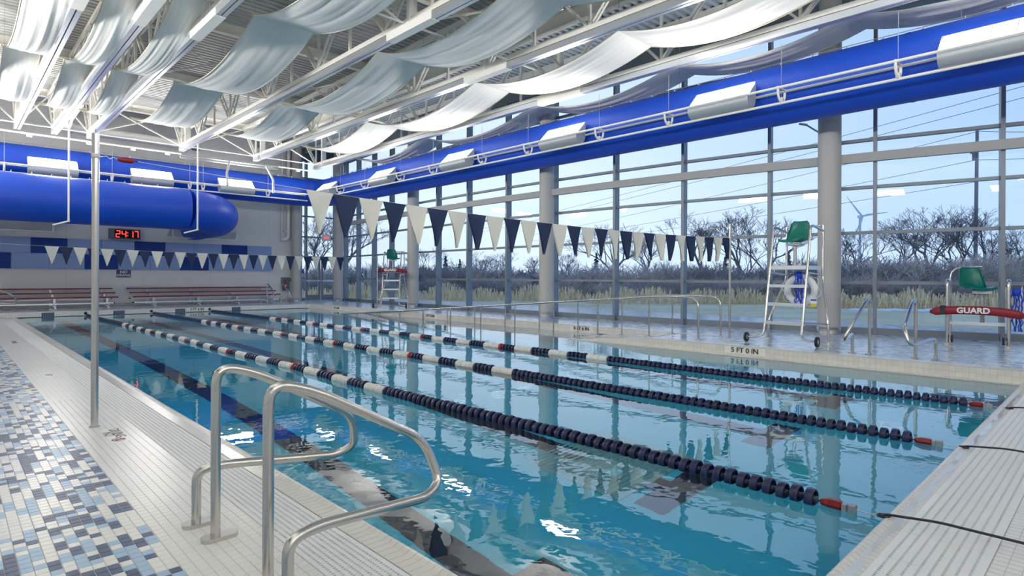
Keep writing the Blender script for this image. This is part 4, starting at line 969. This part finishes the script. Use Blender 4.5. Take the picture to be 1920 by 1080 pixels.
# ring buoys with blue throw ropes
def ring_buoy(lab, loc, rz, r=.24, q=.062):
    t = thing('ring_buoy', lab, 'ring buoy', loc, rz, 'white ring buoys')
    vs = []; n, m_ = 32, 12
    for i in range(n):
        a = 2 * PI * i / n
        for j in range(m_): g = 2 * PI * j / m_; rr = r + q * math.cos(g); vs.append((q * .8 * math.sin(g), rr * math.cos(a), rr * math.sin(a)))
    MB().add(vs, [(i * m_ + j, i * m_ + (j + 1) % m_, ((i + 1) % n) * m_ + (j + 1) % m_, ((i + 1) % n) * m_ + j) for i in range(n) for j in range(m_)], 0, True).build('foam_ring', 'buoy', t)
    MB().tube([(0, (r + q + .03 + .03 * math.sin(8 * a)) * math.cos(a), (r + q + .03 + .03 * math.sin(8 * a)) * math.sin(a)) for a in [2 * PI * k / 48 for k in range(49)]], .005, 5, caps=False).build('grab_line', 'letter_white', t)
    return t
def throw_rope(lab, loc, h, rz=0):
    t = thing('throw_rope', lab, 'rope', loc, rz, 'blue throw ropes'); b = MB()
    for k in range(7):
        y0 = (k - 3) * .022
        b.tube([(random.uniform(-.02, .02), y0 + random.uniform(-.03, .03), -h * i / 9) for i in range(10)], .009, 6)
    b.build('rope_strands', 'rope_blue', t); MB().lathe([(0, .03), (.05, .02), (.06, -.03), (.04, -.1), (0, -.11)], 10).build('rope_knot', 'rope_blue', t); return t
ring_buoy('white ring buoy hanging under the tall guard chair', (11.72, 4.30, 1.14), R(4))
throw_rope('bunched blue throw rope hanging below the tall guard chair platform', (11.55, 4.27, 1.46), .58)
t = thing('care_tag', 'yellow and white printed tag hanging from the white ring buoy', 'tag', (11.6, 4.03, .98)); MB().box(-.004, .004, -.05, .05, -.15, 0).build('tag_card', 'letter_white', t); MB().box(-.006, -.004, -.05, .05, -.15, -.09).build('tag_band', 'tag_yellow', t); MB().box(-.006, -.004, -.05, .05, -.04, -.01).build('tag_stripe', 'rope_blue', t)
ring_buoy('white ring buoy on the right side of the low guard chair', (13.62, 1.29, .92), R(92), .2, .055)
throw_rope('blue throw rope on the right side of the low guard chair', (13.35, 1.33, 1.17), .72)

# ------------------------------------------------------------------ outdoors
b = MB(); b.add([(15.0, YN - .3, -.1), (15.0, 30, -.1), (XL, 30, -.1), (-300, 700, -.1), (900, 900, -.1), (900, -500, -.1), (19.5, -60, -.1)], [tuple(reversed(range(7)))])
struct(b.build('floor_3', 'lawn'), 'frosty winter lawn outside the windows', 'lawn')
struct(MB().add([(gxw(y) + .1, y, -.09) for y in MY] + [(gxw(y) + .1, y, DK) for y in MY], [(i, i + 1, len(MY) + i + 1, len(MY) + i) for i in range(len(MY) - 1)]).build('trim_9', 'beam'), 'low plinth below the window wall outside', 'plinth')
def blob(px0, px1, D, depth, lab):
    a = at(px0, D); b_ = at(px1, D); n = 26; d = b_ - a; nr = Vector((FW.x, FW.y, 0)); rnd = random.Random(px0); vs = []
    for i in range(n + 1):
        u = i / n; w_ = depth * (math.sin(PI * u) ** .5) * (.45 + .55 * rnd.random()); c_ = a + d * u + nr * rnd.uniform(-.5, .5) * depth
        vs += [c_ - nr * w_ / 2 + Vector((0, 0, .005)), c_ + Vector((0, 0, .06)), c_ + nr * w_ / 2 + Vector((0, 0, .005))]
    tag(MB().add(vs, [f for i in range(n) for f in ((3 * i, 3 * i + 3, 3 * i + 4, 3 * i + 1), (3 * i + 1, 3 * i + 4, 3 * i + 5, 3 * i + 2))], 0, True).build('snow_patch', 'snow'), lab, 'snow', 'snow patches on the lawn')
blob(1570, 1800, 27.5, 1.3, 'long snow strip before the reeds left of the low guard chair')
blob(1790, 1990, 25.0, .9, 'thin snow strip on the lawn behind the low guard chair')
blob(1120, 1260, 34, 1.2, 'snow strip behind the ramp handrail posts')
blob(1290, 1330, 36, 1.0, 'small snow patch left of the near pennant pole')
blob(885, 975, 40, 3.0, 'broad snow patch left of the middle column')
blob(770, 880, 41, 2.6, 'distant snow patch right of the second column')
blob(560, 660, 48, 6.0, 'snow lying outside the double doors')
blob(1180, 1330, 15.0, .22, 'thin snow line close under the windows by the ramp')

def seg(b, p0, p1, r0, r1):
    b.tube([p0, p1], r0, 4 if r0 > .03 else 3, caps=False, r1=r1, sm=False)
def grow(b, p, d, L_, r, lvl, rnd, spread=.55):
    q = p + d * L_; mid = p + d * L_ * .5 + Vector((rnd.uniform(-1, 1), rnd.uniform(-1, 1), rnd.uniform(-.4, .6))) * L_ * .06
    seg(b, p, mid, r, r * .86); seg(b, mid, q, r * .86, r * .72)
    if lvl == 0: return
    for k in range(rnd.choice((2, 3, 3)) if lvl > 1 else 3):
        nd = (d + Vector((rnd.uniform(-1, 1), rnd.uniform(-1, 1), rnd.uniform(-.35, .75))) * spread * 1.25).normalized()
        st = q if k < 2 else p.lerp(q, rnd.uniform(.4, .9))
        grow(b, st, nd, L_ * rnd.uniform(.62, .84), max(.008, r * (.68 if k == 0 else .52)), lvl - 1, rnd, spread)
tree_me = []
for s_ in range(5):
    rnd = random.Random(50 + s_); b = MB(); grow(b, Vector((0, 0, -.1)), Vector((rnd.uniform(-.08, .08), rnd.uniform(-.08, .08), 1)).normalized(), 1.75, .15, 7, rnd, .62)
    b2 = MB(); b2.tube([(0, 0, -.15), (0, 0, .25)], .2, 8, r1=.15)
    h_ = max(v[2] for v in b.v); tree_me.append((b.mesh('branches', 'bark'), b2.mesh('trunk_flare', 'bark'), h_))
shrub_me = []
for s_ in range(5):
    rnd = random.Random(90 + s_); b = MB()
    for k in range(46):
        a = rnd.uniform(0, 2 * PI); r_ = rnd.uniform(0, .75); grow(b, Vector((math.cos(a) * r_, math.sin(a) * r_, -.05)), Vector((math.cos(a) * rnd.uniform(0, .6), math.sin(a) * rnd.uniform(0, .6), 1)).normalized(), rnd.uniform(.4, .7), .016, 3, rnd, .6)
    shrub_me.append((b.mesh('twigs', 'twig' if s_ < 3 else 'twig_pale'), max(v[2] for v in b.v)))
def tree(px, D, topy, kind, lab, wide=1.0):
    me, fl, h_ = tree_me[kind]; z = hz(px, topy, D) + .1; s_ = z / h_
    t = thing('bare_tree', lab, 'tree', at(px, D), random.uniform(0, 6), 'bare trees beyond the lawn'); t.scale = (s_ * wide, s_ * wide, s_); put(me, 'branches', t); put(fl, 'trunk_flare', t)
def shrub(px, D, topy, kind, lab, wide=1.3):
    me, h_ = shrub_me[kind]; z = hz(px, topy, D) + .1; s_ = z / h_
    ob = put(me, 'leafless_shrub', None, at(px, D), random.uniform(0, 6)); ob.scale = (s_ * wide, s_ * wide, s_); tag(ob, lab, 'shrub', 'leafless shrubs of the hedgerow')
TL = [(590, 48, 400, 0, 'pale bare tree seen through the double doors'), (640, 52, 395, 1, 'bare tree outside right of the double doors'),
      (800, 56, 462, 2, 'bare tree just right of the second column'), (905, 58, 470, 3, 'bare tree left of the middle column'), (945, 60, 466, 4, 'spindly bare tree second left of the middle column'),
      (1000, 55, 478, 0, 'bare tree touching the left edge of the middle column'), (1065, 55, 470, 1, 'bare tree right of the middle column'), (1150, 52, 414, 2, 'tall bare tree above the near pennants, left of centre'),
      (1215, 54, 425, 4, 'bare tree above the near pennants by the second mullion'), (1310, 46, 396, 3, 'spreading bare tree left of the near pennant pole'), (1390, 46, 386, 0, 'spreading bare tree right of the near pennant pole'),
      (1440, 48, 400, 2, 'bare tree behind the tall guard chair ladder'), (1600, 46, 425, 1, 'bare tree right of the fourth column below the turbine'), (1690, 46, 405, 3, 'bare tree left of the low guard chair'),
      (1735, 44, 382, 2, 'tallest bare tree above the low guard chair'), (1795, 44, 384, 4, 'bare tree directly behind the low green seat'), (1850, 42, 388, 0, 'thick trunked bare tree right of the utility pole'), (1915, 40, 420, 1, 'bare tree at the right edge of the view')]
for px, D, ty, k, lab in TL: tree(px, D, ty, k, lab, 1.15)
SH = []
def ZN(px): return 'the double doors' if px < 645 else 'the first bays past the corner' if px < 776 else 'the bays left of the middle column' if px < 1031 else 'the bays behind the near pennants' if px < 1368 else 'the bay behind the tall guard chair' if px < 1553 else 'the panes left of the low guard chair' if px < 1760 else 'the panes behind the low guard chair'
px = 560
while px < 1990:
    SH.append((px + random.uniform(-8, 8), random.uniform(40, 43) if px < 1100 else random.uniform(36, 39) if px < 1500 else random.uniform(32, 35), 0)); SH.append((px + 14 + random.uniform(-8, 8), random.uniform(45, 48) if px < 1100 else random.uniform(41, 44) if px < 1500 else random.uniform(38, 41), 1)); px += 27 if px < 1100 else 33
for i, (px, D, back) in enumerate(SH):
    ty = (random.uniform(512, 532) if px < 1500 else random.uniform(508, 535)) if not back else (random.uniform(485, 505) if px < 1500 else random.uniform(462, 495))
    shrub(px, D, ty, random.randrange(5), 'leafless shrub in the %s hedgerow row, outside %s' % ('front' if not back else 'back', ZN(px)), 1.5)
def spruce(px, D, topy, lab):
    z = hz(px, topy, D) + .1; t = thing('spruce_tree', lab, 'tree', at(px, D), 0, 'evergreens beyond the lawn'); rnd = random.Random(px)
    MB().tube([(0, 0, -.1), (0, 0, z)], .12, 6, r1=.02).build('trunk', 'bark', t); b = MB(); h_ = .3
    while h_ < z:
        R_ = (1 - h_ / z) * z * .27 + .08
        for k in range(9):
            a = rnd.uniform(0, 2 * PI); e_ = Vector((math.cos(a), math.sin(a), 0)); sd = Vector((-e_.y, e_.x, 0)); L_ = R_ * rnd.uniform(.75, 1.1); o_ = Vector((0, 0, h_ + rnd.uniform(-.1, .1)))
            for q in range(5):
                u0 = q / 5; w_ = L_ * .22 * (1 - u0) + .05; c0 = o_ + e_ * L_ * u0 - Vector((0, 0, .22 * L_ * u0)); c1 = o_ + e_ * L_ * (u0 + .34) - Vector((0, 0, .22 * L_ * (u0 + .34) + .06))
                b.add([c0, c0 + sd * w_ - Vector((0, 0, .09)), c1, c0 - sd * w_ - Vector((0, 0, .09))], [(0, 1, 2, 3)])
        h_ += .17
    b.build('needle_boughs', 'needle', t)
spruce(835, 50, 478, 'dark spruce right of the second column'); spruce(862, 52, 486, 'second dark spruce, slimmer, left of the bare trees')
spruce(1118, 50, 474, 'dark spruce right of the middle column below the pennants'); spruce(1478, 44, 470, 'dark spruce behind the tall guard chair'); spruce(1360, 48, 478, 'dark spruce left behind the near pennant pole')
# dry reeds
b = MB(); rnd = random.Random(3)
for i in range(9000):
    px = rnd.uniform(545, 1990); D = (rnd.uniform(36, 40) if px < 1100 else rnd.uniform(33, 36) if px < 1500 else rnd.uniform(28.6, 31.5)); p = at(px, D); h_ = (.15 + .85 * rnd.random() ** 1.8) * (.85 + .3 * math.sin(px * .021) * math.sin(px * .057 + 1))
    a = rnd.uniform(0, PI); w_ = Vector((math.cos(a), math.sin(a), 0)) * .018; tp = p + Vector((rnd.uniform(-.2, .2), rnd.uniform(-.2, .2), h_)); b.add([p - w_, p + w_, tp + w_ * 1.6, tp - w_ * 1.6], [(0, 1, 2, 3)])
tag(b.build('dry_reeds', 'reed'), 'pale dry reeds standing before the hedgerow', 'reeds', kind='stuff')
# utility pole, wires, street lamp, turbine
t = thing('utility_pole', 'tall wooden utility pole behind the low guard chair', 'pole', at(1828, 52)); hp = hz(1834, 243, 52)
MB().tube([(0, 0, 0), (.12, -.1, hp)], .17, 10, r1=.13).build('pole_shaft', 'pole_wood', t); MB().tube([(-.2, .1, hp - 2.6), (-.2, .1, hp - 1.9)], .12, 8).build('equipment_can', 'pole_wood', t); MB().obox((-.4, .3, hp - 2.0), (.1, -.1, hp - 2.0), .08, .08).build('cross_arm', 'pole_wood', t)
def wire(pa, pb, sag, lab):
    a = at(pa[0], pa[2]); a.z = hz(*pa); b_ = at(pb[0], pb[2]); b_.z = hz(*pb)
    tag(MB().tube([a.lerp(b_, i / 30) - Vector((0, 0, sag * 4 * (i / 30) * (1 - i / 30))) for i in range(31)], .022, 5).build('power_line', 'cable'), lab, 'wire', 'overhead power lines')
wire((1834, 246, 52), (1000, 440, 130), .5, 'overhead wire from the utility pole sloping far left, uppermost'); wire((1830, 300, 52), (1000, 452, 130), .5, 'overhead wire from the utility pole sloping far left, middle')
wire((1834, 340, 52), (1000, 458, 130), .6, 'overhead wire from the utility pole sloping far left, lowest'); wire((1834, 246, 52), (2100, 238, 48), .2, 'overhead wire leaving the utility pole to the right, upper'); wire((1832, 300, 52), (2100, 280, 48), .2, 'overhead wire leaving the utility pole to the right, lower')
wire((1960, 150, 46), (900, 430, 120), .4, 'high overhead wire crossing the right panes'); wire((1960, 172, 46), (900, 436, 120), .4, 'second high overhead wire crossing the right panes')
t = thing('street_lamp', 'curved street lamp arm outside beside the fourth column', 'street lamp', at(1556, 40)); zl = hz(1540, 255, 40)
pA = Vector((0, 0, 0)); dl = at(1499, 40) - at(1556, 40)
MB().tube([(0, 0, 0), (0, 0, zl)], .1, 8).build('lamp_post', 'pole_wood', t); MB().tube(bez([Vector((0, 0, zl)), dl * .35 + Vector((0, 0, zl + .3)), dl * .8 + Vector((0, 0, zl + .85))], .6), .06, 6).build('lamp_arm', 'pole_wood', t)
MB().obox(dl * .78 + Vector((0, 0, zl + .84)), dl * 1.02 + Vector((0, 0, zl + .92)), .18, .1).build('lamp_head', 'pole_wood', t)
D = 700; t = thing('wind_turbine', 'pale wind turbine far away right of the fourth column', 'wind turbine', at(1612, D)); zh = hz(1612, 406, D)
MB().tube([(0, 0, 0), (0, 0, zh)], 2.0, 10, r1=1.3).build('tower', 'turbine', t)
MB().obox(Vector((0, 0, zh)) + FW * 3, Vector((0, 0, zh)) - FW * 4, 3, 3).build('nacelle', 'turbine', t); MB().lathe([(0, -1), (1.5, -.5), (1.5, 1), (0, 1.2)], 10).build('hub', 'turbine', t, Vector((0, 0, zh)) - FW * 4.5)
for ang in (129, 9, 249):
    c_, s_ = math.cos(R(ang)), math.sin(R(ang)); e_ = RT * c_ + UP * s_; n_ = RT * -s_ + UP * c_; L_ = 31; o_ = Vector((0, 0, zh)) - FW * 5
    MB().add([o_ + n_ * .9 - FW * .3, o_ + e_ * 6 + n_ * 1.9, o_ + e_ * L_ + n_ * .2, o_ + e_ * L_ - n_ * .2, o_ + e_ * 6 - n_ * .7, o_ - n_ * .9, o_ + e_ * 6 + FW * .8 + n_ * .5], [(0, 1, 2, 3, 4, 5), (0, 6, 1), (1, 6, 2), (2, 6, 3), (3, 6, 4), (4, 6, 5), (5, 6, 0)]).build('blade', 'turbine', t)
